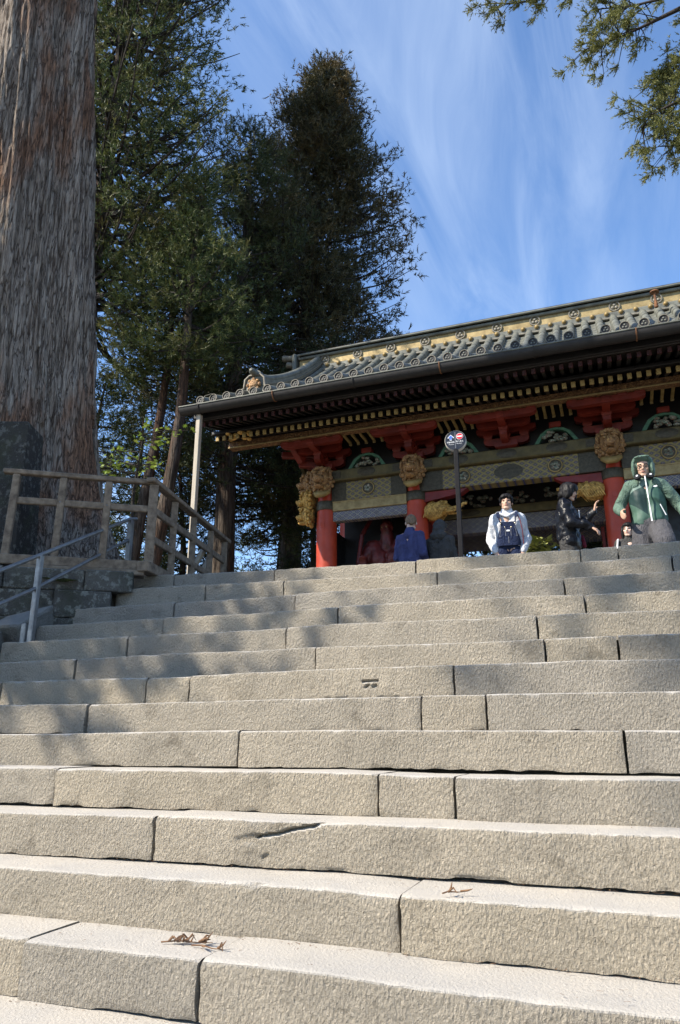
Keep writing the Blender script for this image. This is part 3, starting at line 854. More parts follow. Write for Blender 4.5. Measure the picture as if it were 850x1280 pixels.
# bracket complexes
def hijiki(L, h, z, drop=0.6):
    e = L / 2
    return [(-e, z + h), (e, z + h), (e, z + h * 0.45), (e - h * 0.35, z + h * 0.15), (e - h * drop - 0.06, z), (-e + h * drop + 0.06, z), (-e + h * 0.35, z + h * 0.15), (-e, z + h * 0.45)]
def bracket(cx, corner=0):
    m = MB()
    m.add(*(lambda w0, w1: ([(cx + sx * w, CY - 0.06 + sy * w, z) for z, w in ((5.86, w0), (5.92, w1), (6.03, w1)) for sx, sy in ((-1, -1), (1, -1), (1, 1), (-1, 1))],
        [(0, 1, 2, 3)[::-1], (8, 9, 10, 11)] + [(i * 4 + j, i * 4 + (j + 1) % 4, (i + 1) * 4 + (j + 1) % 4, (i + 1) * 4 + j) for i in range(2) for j in range(4)]))(0.17, 0.24))
    G(m, 'bearing_block', M_REDSHADE)
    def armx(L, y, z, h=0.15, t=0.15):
        m = MB(); m.prism([(cx + p[0], p[1]) for p in hijiki(L, h, z)], y - t / 2, y + t / 2); G(m, 'bracket_arm', M_REDSHADE, 25)
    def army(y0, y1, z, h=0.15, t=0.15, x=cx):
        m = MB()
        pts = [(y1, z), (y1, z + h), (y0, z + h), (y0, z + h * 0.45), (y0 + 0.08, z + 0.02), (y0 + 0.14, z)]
        m.prism(pts, x - t / 2, x + t / 2, 'x'); G(m, 'bracket_arm', M_REDSHADE, 25)
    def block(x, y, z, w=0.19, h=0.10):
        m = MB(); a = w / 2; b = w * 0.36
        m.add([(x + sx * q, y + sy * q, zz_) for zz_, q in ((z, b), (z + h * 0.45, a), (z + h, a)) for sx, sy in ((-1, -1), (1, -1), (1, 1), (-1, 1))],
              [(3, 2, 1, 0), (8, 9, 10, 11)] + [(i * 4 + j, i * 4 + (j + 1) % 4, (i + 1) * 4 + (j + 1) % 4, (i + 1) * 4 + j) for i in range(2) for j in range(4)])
        G(m, 'bearing_block', M_REDSHADE)
    armx(0.95, CY - 0.10, 6.00); army(14.36, CY + 0.2, 5.985)
    for d in (-0.38, 0, 0.38): block(cx + d, CY - 0.10, 6.152)
    block(cx, 14.46, 6.137)
    armx(1.10, 14.46, 6.235); army(13.92, CY + 0.2, 6.22)
    for d in (-0.46, 0, 0.46): block(cx + d, 14.46, 6.388, 0.18, 0.08)
    armx(1.25, CY - 0.10, 6.255); armx(1.45, 14.03, 6.245, 0.13)
    for d in (-0.62, -0.31, 0.31, 0.62): block(cx + d, 14.03, 6.33, 0.17, 0.07)
    if corner:
        for (zz_, L) in ((6.0, 0.6), (6.25, 1.0)):
            m = MB(); m.bar((cx, CY - 0.1, zz_ + .075), (cx - L, CY - 0.1 - L * 0.25, zz_ + .13), 0.15, 0.15, 0.02); G(m, 'bracket_arm', M_REDSHADE)
        m = MB(); m.bar((cx - .45, 14.6, 6.12), (cx - .62, 14.3, 6.52), 0.17, 0.19, 0.02); G(m, 'bracket_arm', M_REDSHADE)
for i, x in enumerate(CX): bracket(x, i == 0)
bracket((CX[1] + CX[2]) / 2)

# carved lion heads on the columns
def lion(name, c, face, s=1.0, mat=M_LION, seed=0):
    """lion head: mane of curls, brow, muzzle, open jaw; face = unit direction it looks"""
    rr = random.Random(seed)
    m = MB()
    m.ball((0, 0, 0.02), (0.17, 0.17, 0.20), 12, 9)
    m.ball((0, -0.16, -0.03), (0.12, 0.13, 0.085), 10, 8)                 # muzzle
    m.ball((0, -0.265, -0.005), (0.055, 0.04, 0.038), 8, 6)              # nose
    m.ball((0, -0.12, -0.17), (0.10, 0.13, 0.04), 10, 6)                 # jaw
    for q in (-1, 1):
        m.ball((q * 0.075, -0.17, 0.065), (0.036, 0.03, 0.03), 8, 6)     # eyes
        m.ball((q * 0.08, -0.165, 0.115), (0.06, 0.04, 0.028), 8, 6)     # brows
        m.ball((q * 0.19, -0.02, 0.10), (0.035, 0.05, 0.075), 8, 6)      # ears
        m.tube([(q * 0.07, -0.22, -0.08), (q * 0.072, -0.235, -0.145)], [0.014, 0.003], 6)
    for q in range(34):
        a = 2 * PI * q / 17 + (q // 17) * 0.2; ring_ = q // 17
        r_ = 0.20 + 0.035 * ring_
        m.ball((math.cos(a) * r_ * 0.95, 0.02 + 0.07 * ring_ - rr.uniform(0, .03), 0.02 + math.sin(a) * r_ * 1.12), rr.uniform(.038, .056), 7, 5)
    for q in range(7):
        a = PI * (q + .5) / 7; m.ball((math.cos(a) * .10, -0.13, 0.15 + math.sin(a) * .05), .04, 7, 5)
    rot = Matrix.Rotation(math.atan2(face[0], -face[1]), 3, 'Z')
    m.v = [tuple(rot @ Vector(p) * s + Vector(c)) for p in m.v]
    return G(m, name, mat, 70)
for i, x in enumerate(CX):
    lion('lion_head', (x + 0.0, CY - 0.36, 5.64), (0, -1), 1.18, seed=i)
    m = MB(); m.tube([(x - .17, CY - .3, 5.36), (x - .08, CY - .42, 5.28), (x + .08, CY - .42, 5.28), (x + .17, CY - .3, 5.36)], [.05, .075, .075, .05], 8); G(m, 'cloud_bracket', M_OLDGOLD, 60)
for i, (z, s) in enumerate(((5.70, 1.1), (5.28, 1.05), (4.92, 0.95))):
    lion('lion_head', (CX[0] - 0.42 - 0.02 * i, CY - 0.02, z), (-1, -0.15), s, M_BEAST if i else M_LION, 20 + i)
    lion('lion_head', (CX[3] + 0.42 + 0.02 * i, CY - 0.02, z), (1, -0.15), s, M_BEAST if i else M_LION, 30 + i)
def beast(c, e):
    """gilded baku on a beam end: bulging head, long trunk, tusks, mane locks"""
    m = MB(); rr = random.Random(5)
    m.ball((0.20, 0, 0.0), (0.24, 0.17, 0.20), 12, 9)
    m.ball((0.42, 0, 0.04), (0.15, 0.13, 0.14), 10, 8)
    m.tube([(0.50, 0, 0.02), (0.62, -0.02, 0.0), (0.76, -0.03, 0.03), (0.86, -0.03, 0.10), (0.93, -0.03, 0.10)], [0.085, 0.065, 0.048, 0.038, 0.03], 9)
    for q in (-1, 1):
        m.tube([(0.50, q * 0.09, -0.05), (0.66, q * 0.11, -0.06), (0.80, q * 0.10, 0.0)], [0.03, 0.022, 0.005], 7)
        m.ball((0.47, q * 0.115, 0.09), 0.03, 8, 6)
        m.ball((0.32, q * 0.16, 0.06), (0.07, 0.03, 0.09), 8, 6)
        for k in range(9):
            x0 = 0.05 + 0.045 * k
            m.tube([(x0 + .12, q * .14, .12 - .01 * k), (x0 + .03, q * .19, -.02), (x0 - .05, q * .16, -.17)], [.022, .028, .008], 6)
    for k in range(10): m.ball((0.10 + 0.04 * k, rr.uniform(-.06, .06), 0.17 + .03 * math.sin(k)), .045, 7, 5)
    m.v = [(c[0] + e * p[0], c[1] + p[1], c[2] + p[2]) for p in m.v]
    return G(m, 'carved_beast', M_BEAST, 70)
beast((CX[1] + 0.18, CY - 0.04, 4.72), 1); beast((CX[2] - 0.18, CY - 0.04, 4.80), -1)

# purlin with carved board and gold bead, rafters in two tiers, soffits
m = MB(); m.box((-1.715, 13.97, 6.47), (12.3, 0.20, 0.16), 0.008); pur = G(m, 'eave_purlin', M_CARVE)
m = MB(); m.box((-1.715, 13.86, 6.402), (12.3, 0.03, 0.030), 0.006); G(m, 'gold_bead', M_GOLD, 0, pur)
NR = 75
m0 = MB(); m0.bar((0, 13.32, 6.415), (0, 15.2, 7.05), 0.075, 0.10, 0.006); base_me = None
m1 = MB(); m1.bar((0, 12.70, 6.50), (0, 13.75, 6.80), 0.070, 0.095, 0.006)
mc = MB(); mc.box((0, 13.305, 6.405), (0.082, 0.035, 0.112), 0.006)
mt = MB(); mt.box((0, 12.69, 6.497), (0.076, 0.03, 0.104), 0.006)
r0 = c0 = r1 = c1 = None
for q in range(NR):
    x = GX0 + 0.22 + (GX1 - GX0 - 0.44) * q / (NR - 1)
    if q == 0:
        r0 = G(m0, 'base_rafter', M_BLACK); r0.location = (x, 0, 0)
        c0 = mc.build('rafter_cap', M_OLDGOLD, r0)
        r1 = G(m1, 'flying_rafter', M_BLACK); r1.location = (x, 0, 0)
        c1 = mt.build('rafter_tip', M_TIP, r1)
    else:
        a = share(r0, gate, (x, 0, 0)); share(c0, a)
        b = share(r1, gate, (x, 0, 0)); share(c1, b)
m = MB(); m.bar((-1.715, 13.30, 6.52), (-1.715, 15.3, 7.18), GX1 - GX0 - 0.1, 0.03, 0); G(m, 'soffit_board', M_BOARD)
m = MB(); m.bar((-1.715, 12.62, 6.565), (-1.715, 13.85, 6.915), GX1 - GX0 - 0.1, 0.03, 0); G(m, 'soffit_board', M_BOARD)
m = MB(); m.box((-1.715, 13.27, 6.53), (GX1 - GX0 - 0.2, 0.07, 0.07), 0.008); G(m, 'rafter_batten', M_BLACK)
m = MB(); m.box((-1.715, 12.60, 6.68), (GX1 - GX0 - 0.1, 0.09, 0.22), 0.008); G(m, 'eave_board', M_BLACK)
# ceiling and inner beams
m = MB(); m.box((-1.715, 16.5, 6.98), (9.2, 3.4, 0.05), 0); G(m, 'ceiling', M_BOARD)
for y in (CM, CR_):
    for i, (a, b) in enumerate(bays):
        xc = (a + b) / 2; L = b - a - 0.42
        m = MB(); m.box((xc, y, 4.72), (L, 0.28, 0.36), 0.012); G(m, 'inner_tie_beam', M_BROC2)
        m = MB(); m.box((xc, y - 0.02, 5.01), (L, 0.36, 0.20), 0.012); ib = G(m, 'inner_plate_beam', M_OLIVE)
        for q in (-0.3, 0.3):
            m = MB(); m.lathe([(0.0001, 0), (0.12, 0.0), (0.12, 0.010), (0.0001, 0.018)], (0, 0, 0), 20, 'y'); o = G(m, 'oval_fitting', M_FIT, 50, ib); o.location = (xc + q * L, y - 0.202, 5.01); o.scale = (1.9, 1, 0.65)
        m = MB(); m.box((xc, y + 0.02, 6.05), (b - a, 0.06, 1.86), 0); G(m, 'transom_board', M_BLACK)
        if i == 1:
            for q in (-1.0, 0.0, 1.0):
                m = MB(); rr = random.Random(int(q * 3 + 9))
                for u in range(18): m.ball((xc + q + rr.uniform(-.4, .4), y - 0.06, 5.30 + rr.uniform(-.12, .18)), (rr.uniform(.04, .10), .05, rr.uniform(.03, .06)), 7, 5)
                G(m, 'transom_carving', M_COLOURED, 60)
for x in (CX[1], CX[2]):                            # partitions and folded doors beside the passage
    e = 1 if x == CX[1] else -1
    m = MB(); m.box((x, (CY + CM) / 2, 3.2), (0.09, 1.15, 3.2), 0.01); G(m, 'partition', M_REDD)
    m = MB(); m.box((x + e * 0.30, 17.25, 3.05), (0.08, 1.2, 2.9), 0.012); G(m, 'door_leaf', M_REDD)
for x in (CX[0], CX[3]):
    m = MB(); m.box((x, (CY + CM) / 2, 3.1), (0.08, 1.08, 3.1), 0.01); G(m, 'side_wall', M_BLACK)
    for y0, y1 in ((CY, CM), (CM, CR_)):
        m = MB(); m.box((x, (y0 + y1) / 2, 5.38), (0.32, y1 - y0 - 0.42, 0.44), 0.012); G(m, 'side_tie_beam', M_BROC)
        m = MB(); m.box((x, (y0 + y1) / 2, 5.73), (0.56, y1 - y0, 0.246), 0.012); G(m, 'side_plate_beam', M_OLIVE)

# ------------------------------------------------------------------ roof
YE, YR = 12.42, 16.16
ys = np.linspace(YE, YR, 15)
def deck(sgn, name):
    m = MB(); vs = []; n = len(ys)
    for x in (GX0, GX1):
        for y in ys:
            yy = y if sgn > 0 else 33.0 - y
            vs += [(x, yy, rz(y) - 0.085), (x, yy, rz(y) - 0.20)]
    fs = []
    for i in range(n - 1):
        a = 2 * i; b = 2 * n + 2 * i
        fs += [(a, a + 2, b + 2, b), (a + 1, b + 1, b + 3, a + 3), (a, a + 1, a + 3, a + 2), (b, b + 2, b + 3, b + 1)]
    fs += [(0, 2 * n, 2 * n + 1, 1), (2 * n - 2, 2 * n - 1, 4 * n - 1, 4 * n - 2)]
    m.add(vs, fs); return G(m, name, M_BOARD)
deck(1, 'roof_deck'); deck(-1, 'roof_deck')
PITCH = 0.315
XT = [-7.765 + PITCH * i for i in range(39)]
# one cover-tile row: half tubes that overlap, and one row of pans
def cover_row():
    m = MB(); L = 0.36; y = YE; prev = None; n = 9
    vs = []; fs = []
    k = 0
    while y < YR - 0.02:
        y1 = min(y + L, YR)
        for yy, r_ in ((y, 0.088), (y + 0.010, 0.089), (y1, 0.084)):
            sl = math.atan(0.4 + 0.125 * (yy - YE))
            for j in range(n):
                a = PI * j / (n - 1)
                vs.append((math.cos(a) * r_, yy - math.sin(a) * r_ * math.sin(sl), rz(yy) + math.sin(a) * r_ * math.cos(sl) + (-0.03 if j in (0, n - 1) else 0)))
        for q in range(2):
            for j in range(n - 1):
                o_ = k * 3 * n
                fs.append((o_ + q * n + j, o_ + q * n + j + 1, o_ + (q + 1) * n + j + 1, o_ + (q + 1) * n + j))
        k += 1; y = y1
    m.add(vs, fs); return m
def pan_row():
    m = MB(); y = YE + 0.03; vs = []; fs = []; k = 0; n = 6
    while y < YR - 0.02:
        y1 = min(y + 0.27, YR)
        for yy, dz in ((y, 0.0), (y, 0.018), (y1, 0.0)):
            for j in range(n):
                u = (j / (n - 1) - 0.5) * 2
                vs.append((u * 0.10, yy, rz(yy) - 0.065 + dz + 0.030 * u * u))
        o_ = k * 3 * n
        for q in range(2):
            for j in range(n - 1): fs.append((o_ + q * n + j, o_ + q * n + j + 1, o_ + (q + 1) * n + j + 1, o_ + (q + 1) * n + j))
        k += 1; y = y1
    m.add(vs, fs); return m
cov = pan = disc = rim = crest = None
for i, x in enumerate(XT):
    if i == 0:
        cov = G(cover_row(), 'cover_tile_row', M_TILE, 50); cov.location = (x, 0, 0)
        m = MB(); m.lathe([(0.0001, 0.0), (0.088, 0.0), (0.088, 0.03), (0.0001, 0.03)], (0, YE - 0.0, 6.93), 22, 'y'); disc = m.build('tile_end', M_GUTTER, cov, 40)
        m = MB(); m.lathe([(0.076, 0.028), (0.079, 0.048), (0.090, 0.048), (0.094, 0.02), (0.092, -0.02)], (0, YE, 6.93), 22, 'y', cap=False); rim = m.build('tile_rim', M_TILE_END, cov, 50)
        m = MB()
        for q in range(3):
            a = PI / 2 + q * 2 * PI / 3; m.ball((0.030 * math.cos(a), YE - 0.034, 6.93 + 0.030 * math.sin(a)), (0.018, 0.010, 0.018), 8, 5)
        crest = m.build('tile_crest', M_TILE, cov, 60)
        pan = G(pan_row(), 'pan_tile_row', M_TILE, 50); pan.location = (x + PITCH / 2, 0, 0)
    else:
        c = share(cov, gate, (x, 0, 0))
        for q in (disc, rim, crest): share(q, c)
        share(pan, gate, (x + PITCH / 2, 0, 0))
    # rear slope: mirrored rows
    r_ = share(cov, gate, (x, 33.0, 0), scale=(1, -1, 1))
# eave edge strip under the discs, small plates between the tiles
m = MB(); m.box((-1.715, YE + 0.05, 6.815), (GX1 - GX0 - 0.02, 0.10, 0.09), 0.01); G(m, 'eave_edge', M_GUTTER)
for x in XT[:-1]:
    m = MB(); m.prism([(x + 0.10, 6.865), (x + PITCH - 0.10, 6.865), (x + PITCH - 0.12, 6.835), (x + PITCH / 2, 6.82), (x + 0.12, 6.835)], YE - 0.02, YE + 0.0); G(m, 'pan_edge', M_TILE_END)
# gutter with straps
m = MB(); prof = []
n = 11; vs = []; fs = []
for x in (GX0 - 0.12, GX1 + 0.1):
    for k in range(n):
        a = PI * k / (n - 1)
        vs.append((x, 12.33 - 0.125 * math.cos(a), 6.745 - 0.155 * math.sin(a)))
    for k in range(n):
        a = PI * k / (n - 1)
        vs.append((x, 12.33 - 0.110 * math.cos(a), 6.745 - 0.140 * math.sin(a)))
for k in range(n - 1):
    fs += [(k, k + 1, 2 * n + k + 1, 2 * n + k), (n + k + 1, n + k, 3 * n + k, 3 * n + k + 1)]
fs += [(0, 2 * n, 3 * n, n), (n - 1, 2 * n - 1, 4 * n - 1, 3 * n - 1), tuple(range(n)), tuple(range(2 * n, 3 * n))[::-1]]
m.add(vs, fs); gut = G(m, 'gutter', M_GUTTER, 40)
m = MB(); m.tube([(GX0 - 0.12, 12.205, 6.75), (GX1 + 0.1, 12.205, 6.75)], 0.016, 8); G(m, 'gutter_bead', M_TILE, 60, gut)
for k in range(8):
    x = GX0 + 0.35 + k * 1.72
    m = MB(); m.tube([(x, 12.20, 6.76), (x, 12.20, 6.70), (x, 12.25, 6.62), (x, 12.33, 6.585), (x, 12.42, 6.62), (x, 12.47, 6.72)], 0.014, 6); G(m, 'gutter_strap', M_RUST if k % 2 else M_GUTTER, 60, gut)
m = MB(); m.tube([(GX0 + .42, 12.22, 6.78), (GX0 + .46, 12.28, 6.95), (GX0 + .56, 12.38, 7.03), (GX0 + .66, 12.6, 7.06)], 0.008, 6); G(m, 'tie_wire', M_TILE_END, 60, gut)
m = MB(); m.bar((-7.78, 12.42, ZP), (-7.78, 12.42, 6.60), 0.105, 0.105, 0.012, up=(0, 1, 0)); G(m, 'downpipe_post', M_WOOD_PALE)
# verge: barge boards that follow the sweep, gable wall
for x, e in ((GX0 + 0.05, -1), (GX1 - 0.05, 1)):
    for sgn in (1, -1):
        m = MB(); vs = []
        yy_ = np.linspace(12.75, 16.5, 16)
        for y in yy_:
            w = 0.30 + 0.12 * (y - 12.75) / 3.7
            Y_ = y if sgn > 0 else 33.0 - y
            for xx in (x - 0.05, x + 0.05): vs += [(xx, Y_, rz(y) - 0.19), (xx, Y_, rz(y) - 0.19 - w - (0.10 if y < 12.9 else 0))]
        fs = []
        for i in range(15):
            a = 4 * i
            fs += [(a, a + 4, a + 5, a + 1), (a + 2, a + 3, a + 7, a + 6), (a, a + 2, a + 6, a + 4), (a + 1, a + 5, a + 7, a + 3)]
        fs += [(0, 1, 3, 2), (60, 62, 63, 61)]
        m.add(vs, fs); G(m, 'barge_board', M_OLIVE, 40)
    m = MB(); m.prism([(13.6, 6.6), (16.5, 9.1), (19.4, 6.6)], x - e * 1.3, x - e * 1.36, 'x'); G(m, 'gable_wall', M_REDD)
m = MB(); rr = random.Random(3)
for q in range(14): m.ball((-7.35 + rr.uniform(-.25, .25), 13.4 + rr.uniform(-.1, .1), 6.42 + rr.uniform(-.06, .10)), (rr.uniform(.05, .10), .07, rr.uniform(.04, .06)), 7, 5)
G(m, 'verge_carving', M_BEAST, 60)
m = MB(); m.bar((-7.6, 13.95, 6.47), (-5.2, 13.95, 6.47), 0.17, 0.14, 0.01); 
# box ridge
RX0, RX1 = -7.15, 3.75
def rbar(name, y, z, d, h, mat, ch=0.01, par=None):
    m = MB(); m.box(((RX0 + RX1) / 2, y, z), (RX1 - RX0, d, h), ch); return G(m, name, mat, 0, par)
ridge = rbar('ridge_box', 16.5, 9.54, 0.62, 0.60, M_GOLD)
rbar('ridge_base', 16.5, 9.34, 0.74, 0.20, M_TILE)
rbar('ridge_foot', 16.5, 9.245, 0.92, 0.05, M_TILE_END)
rbar('ridge_fillet', 16.5, 9.448, 0.70, 0.024, M_TILE_END)
rbar('ridge_cap', 16.5, 9.835, 0.86, 0.06, M_GUTTER, 0.02)
m = MB(); m.tube([(RX0, 16.16, 9.74), (RX1, 16.16, 9.74)], 0.045, 10); G(m, 'ridge_moulding', M_TILE, 60)
m = MB(); m.tube([(RX0 - 0.1, 16.5, 9.88), (RX1 + 0.1, 16.5, 9.88)], 0.14, 12); G(m, 'ridge_roll', M_GUTTER, 60)
m = MB(); m.tube([(RX0, 16.08, 9.81), (RX1, 16.08, 9.81)], 0.03, 8); G(m, 'ridge_lip', M_TILE, 60)
boss = cr = None
for i in range(34):
    x = RX0 + 0.2 + i * 0.315
    if boss is None:
        m = MB(); m.ball((0, 16.115, 9.40), (0.052, 0.05, 0.052), 12, 8); boss = G(m, 'ridge_boss', M_OLDGOLD, 60); boss.location = (x, 0, 0)
        m = MB(); m.lathe([(0.038, 0.0), (0.06, 0.012), (0.07, 0.0)], (0, 16.125, 9.40), 14, 'y'); bc = m.build('boss_plate', M_TILE_END, boss, 50)
    else: share(bc, share(boss, gate, (x, 0, 0)))
for i in range(12):
    x = RX0 + 0.75 + i * 0.90
    if cr is None:
        m = MB(); m.lathe([(0.095, 0.0), (0.10, 0.03), (0.125, 0.03), (0.13, 0.0)], (0, 16.185, 9.60), 24, 'y', cap=False); cr = G(m, 'ridge_crest', M_TILE_END, 50); cr.location = (x, 0, 0)
        m = MB()
        for q in range(3):
            a = PI / 2 + q * 2 * PI / 3; m.ball((0.048 * math.cos(a), 16.18, 9.60 + 0.048 * math.sin(a)), (0.042, 0.025, 0.042), 10, 6)
        cl = m.build('crest_leaves', M_TILE_END, cr, 60)
    else: share(cl, share(cr, gate, (x, 0, 0)))
# ridge end ornaments and descending ridges
for x, e in ((RX0, -1), (RX1, 1)):
    m = MB(); m.box((x + e * 0.10, 16.5, 9.50), (0.12, 0.95, 0.75), 0.04); G(m, 'ridge_end_tile', M_TILE)
    for z, l in ((9.92, 0.55), (9.70, 0.42)):
        m = MB(); m.tube([(x - e * 0.05, 16.35, z), (x + e * l * 0.6, 16.35, z), (x + e * l, 16.35, z + 0.04)], [0.085, 0.075, 0.09], 10); G(m, 'ridge_end_roll', M_TILE_END, 60)
def descending(x):
    path = np.linspace(12.72, 16.3, 16)
    def strip(name, w, lo, hi, mat, par=None):
        m = MB(); vs = []
        for y in path:
            up_ = 0.10 * max(0, (13.2 - y) / 0.5) ** 2
            for xx in (x - w / 2, x + w / 2): vs += [(xx, y, rz(y) + lo), (xx, y, rz(y) + hi + up_)]
        fs = []
        for i in range(15):
            a = 4 * i
            fs += [(a, a + 1, a + 5, a + 4), (a + 2, a + 6, a + 7, a + 3), (a + 1, a + 3, a + 7, a + 5), (a, a + 4, a + 6, a + 2)]
        fs += [(0, 2, 3, 1), (60, 61, 63, 62)]
        m.add(vs, fs); return G(m, name, mat, 40, par)
    body = strip('descending_ridge', 0.20, -0.02, 0.30, M_TILE)
    strip('ridge_course', 0.26, 0.20, 0.225, M_TILE_END, body); strip('ridge_course', 0.25, 0.10, 0.12, M_GUTTER, body)
    m = MB(); m.tube([(x, y, rz(y) + 0.34 + 0.12 * max(0, (13.2 - y) / 0.5) ** 2) for y in path], 0.085, 10); G(m, 'ridge_roll', M_TILE, 60, body)
    # upturned nose and demon tile
    m = MB(); m.tube([(x, 12.95, rz(12.95) + 0.36), (x, 12.72, rz(12.72) + 0.42), (x, 12.48, rz(12.48) + 0.50), (x, 12.42, rz(12.42) + 0.54)], [0.085, 0.08, 0.072, 0.035], 12); G(m, 'ridge_nose', M_TILE, 60, body)
    m = MB()
    pts = [(x - 0.36, 6.98), (x - 0.34, 7.10), (x - 0.24, 7.14), (x - 0.22, 7.34), (x - 0.12, 7.42), (x + 0.12, 7.42), (x + 0.22, 7.34), (x + 0.24, 7.14), (x + 0.34, 7.10), (x + 0.36, 6.98)]
    m.prism(pts, 12.62, 12.70); oni = G(m, 'demon_tile', M_TILE, 0, body)
    m = MB(); m.tube([(p[0], 12.61, p[1]) for p in pts], 0.028, 8); G(m, 'demon_tile_rim', M_TILE_END, 60, body)
    m = MB(); m.ball((x, 12.58, 7.18), (0.12, 0.08, 0.12), 10, 8)
    for q in range(8): m.ball((x + 0.13 * math.cos(q * PI / 4), 12.58, 7.18 + 0.13 * math.sin(q * PI / 4)), 0.045, 7, 5)
    G(m, 'demon_face', M_LION, 60, body)
descending(-6.6); descending(3.17)
# bird deterrent lantern-like finial on the roof near the right edge
m = MB(); m.lathe([(0.0001, 0.12), (0.09, 0.10), (0.10, 0.07), (0.03, 0.05), (0.025, -0.10), (0.045, -0.28), (0.04, -0.30)], (1.62, 15.6, 9.35), 12); G(m, 'roof_finial', M_RUST, 50)
keep_world(gate)

# ------------------------------------------------------------------ guardian statue in the left bay
# ================================================================== PEOPLE
QUEUE = []
def capsule(m, p0, r0, p1, r1, n=12):
    p0 = Vector(p0); p1 = Vector(p1); d = (p1 - p0)
    if d.length < 1e-5: d = Vector((0, 0, 1e-4))
    u = d.normalized()
    path = []; rad = []
    for a in (-85, -55, -25): path.append(p0 + u * r0 * math.sin(R(a))); rad.append(r0 * math.cos(R(a)))
    path += [p0, p1]; rad += [r0, r1]
    for a in (25, 55, 85): path.append(p1 + u * r1 * math.sin(R(a))); rad.append(r1 * math.cos(R(a)))
    m.tube(path, rad, n)
def chain(m, pts):
    for a, b in zip(pts[:-1], pts[1:]): capsule(m, a[0], a[1], b[0], b[1])
def remesh(name, m, mat, parent, voxel=0.011, folds=0.0, fscale=9.0, fstretch=(1, 1, 1), smooth_it=4, seed=0):
    me = m.mesh(name)
    o = bpy.data.objects.new('tmp_' + name, me); COL.objects.link(o)
    md = o.modifiers.new('r', 'REMESH'); md.mode = 'VOXEL'; md.voxel_size = voxel; md.use_smooth_shade = True
    sm = o.modifiers.new('s', 'SMOOTH'); sm.factor = 0.5; sm.iterations = smooth_it
    final = bpy.data.objects.new(name, bpy.data.meshes.new(name)); COL.objects.link(final); final.parent = parent
    QUEUE.append((o, final, mat, folds, fscale, fstretch, seed))
    return final
def flush_queue():
    dg = bpy.context.evaluated_depsgraph_get(); dg.update()
    for o, final, mat, folds, fs, st, seed in QUEUE:
        me = bpy.data.meshes.new_from_object(o.evaluated_get(dg))
        if folds:
            n = len(me.vertices)
            co = np.empty(n * 3, np.float32); me.vertices.foreach_get('co', co); co = co.reshape(-1, 3).astype(float)
            no = np.empty(n * 3, np.float32); me.vertex_normals.foreach_get('vector', no); no = no.reshape(-1, 3)
            q = co * np.array(st) * fs + seed * 3.1
            w = np.stack([vnoise(q[:, 0] * .6 + 9, q[:, 1] * .6, q[:, 2] * .6), vnoise(q[:, 0] * .6, q[:, 1] * .6 + 5, q[:, 2] * .6), 0 * q[:, 0]], -1)
            q = q + w * 1.2
            f = 1 - 2 * np.abs(vnoise(q[:, 0], q[:, 1], q[:, 2])) + 0.5 * vnoise(q[:, 0] * 2.1, q[:, 1] * 2.1, q[:, 2] * 2.1)
            co = co + no * (f * folds)[:, None]
            me.vertices.foreach_set('co', co.astype(np.float32).ravel())
        me.materials.clear(); me.materials.append(mat); me.shade_smooth()
        old = final.data; final.data = me; me.name = final.name.split('.')[0]
        bpy.data.meshes.remove(old)
        om = o.data; bpy.data.objects.remove(o); bpy.data.meshes.remove(om)
    QUEUE.clear()
def cloth(name, c, rough=0.85, k=0.72, scale=14):
    m, t, b = _new(name, rough, 0, 0.25)
    v = _vec(t)
    f = _noise(t, v, scale, 5, 0.6)
    t.links.new(_ramp(t, f, [(0.32, tuple(x * k for x in c)), (0.68, c)]), b.inputs['Base Color'])
    w1 = _noise(t, _vec(t, (1, 1, 0.55)), 15, 3, 0.55, 1.6); w2 = _noise(t, v, 300, 2)
    h = _math(t, 'ADD', _math(t, 'ABSOLUTE', _math(t, 'SUBTRACT', w1, 0.5)), _math(t, 'MULTIPLY', w2, 0.02))
    _bump(t, b, h, 0.9, 0.06)
    return m
M_SKIN = simple('skin', (0.52, 0.33, 0.235), (0.44, 0.26, 0.18), 12, 0.55, bump=0.05)
M_SKIN2 = simple('fair_skin', (0.60, 0.42, 0.33), (0.53, 0.34, 0.26), 12, 0.55, bump=0.05)
M_HAIR = simple('black_hair', (0.010, 0.009, 0.009), (0.005, 0.004, 0.004), 20, 0.55, bump=0.8, bscale=90, bdist=0.004, stretch=(1, 1, .25), spec=0.2)
M_HAIRB = simple('light_brown_hair', (0.21, 0.13, 0.065), (0.08, 0.048, 0.025), 40, 0.5, bump=0.9, bscale=90, bdist=0.004)
M_EYE = simple('dark_eye', (0.02, 0.015, 0.012), None, 5, 0.2, bump=0)
M_LIP = simple('lips', (0.38, 0.16, 0.13), None, 10, 0.5, bump=0)
M_WHITEC = cloth('white_cotton', (0.58, 0.59, 0.62), 0.85, 0.9)
M_DENIM = cloth('indigo_denim', (0.013, 0.022, 0.060), 0.85, 0.7, 40)
M_STITCH = simple('pale_stitching', (0.30, 0.30, 0.32), None, 30, 0.8, bump=0)
M_NAVY = cloth('blue_fleece', (0.060, 0.064, 0.155), 0.95, 0.8)
M_GREYC = cloth('charcoal_grey_cotton', (0.062, 0.059, 0.056), 0.95, 0.8)
M_BLACKC = cloth('black_cloth', (0.014, 0.014, 0.016), 0.8)
M_SATIN = simple('black_satin', (0.007, 0.0075, 0.010), (0.004, 0.004, 0.006), 6, 0.36, bump=0.6, bscale=16, bdist=0.02, spec=0.22)
M_GREENC = cloth('dark_green_shell', (0.035, 0.085, 0.062), 0.6, 0.8)
M_GREENL = cloth('sage_green_shell', (0.105, 0.165, 0.125), 0.6, 0.85)
M_TEAL = cloth('blackish_green_shell', (0.012, 0.035, 0.032), 0.6, 0.8)
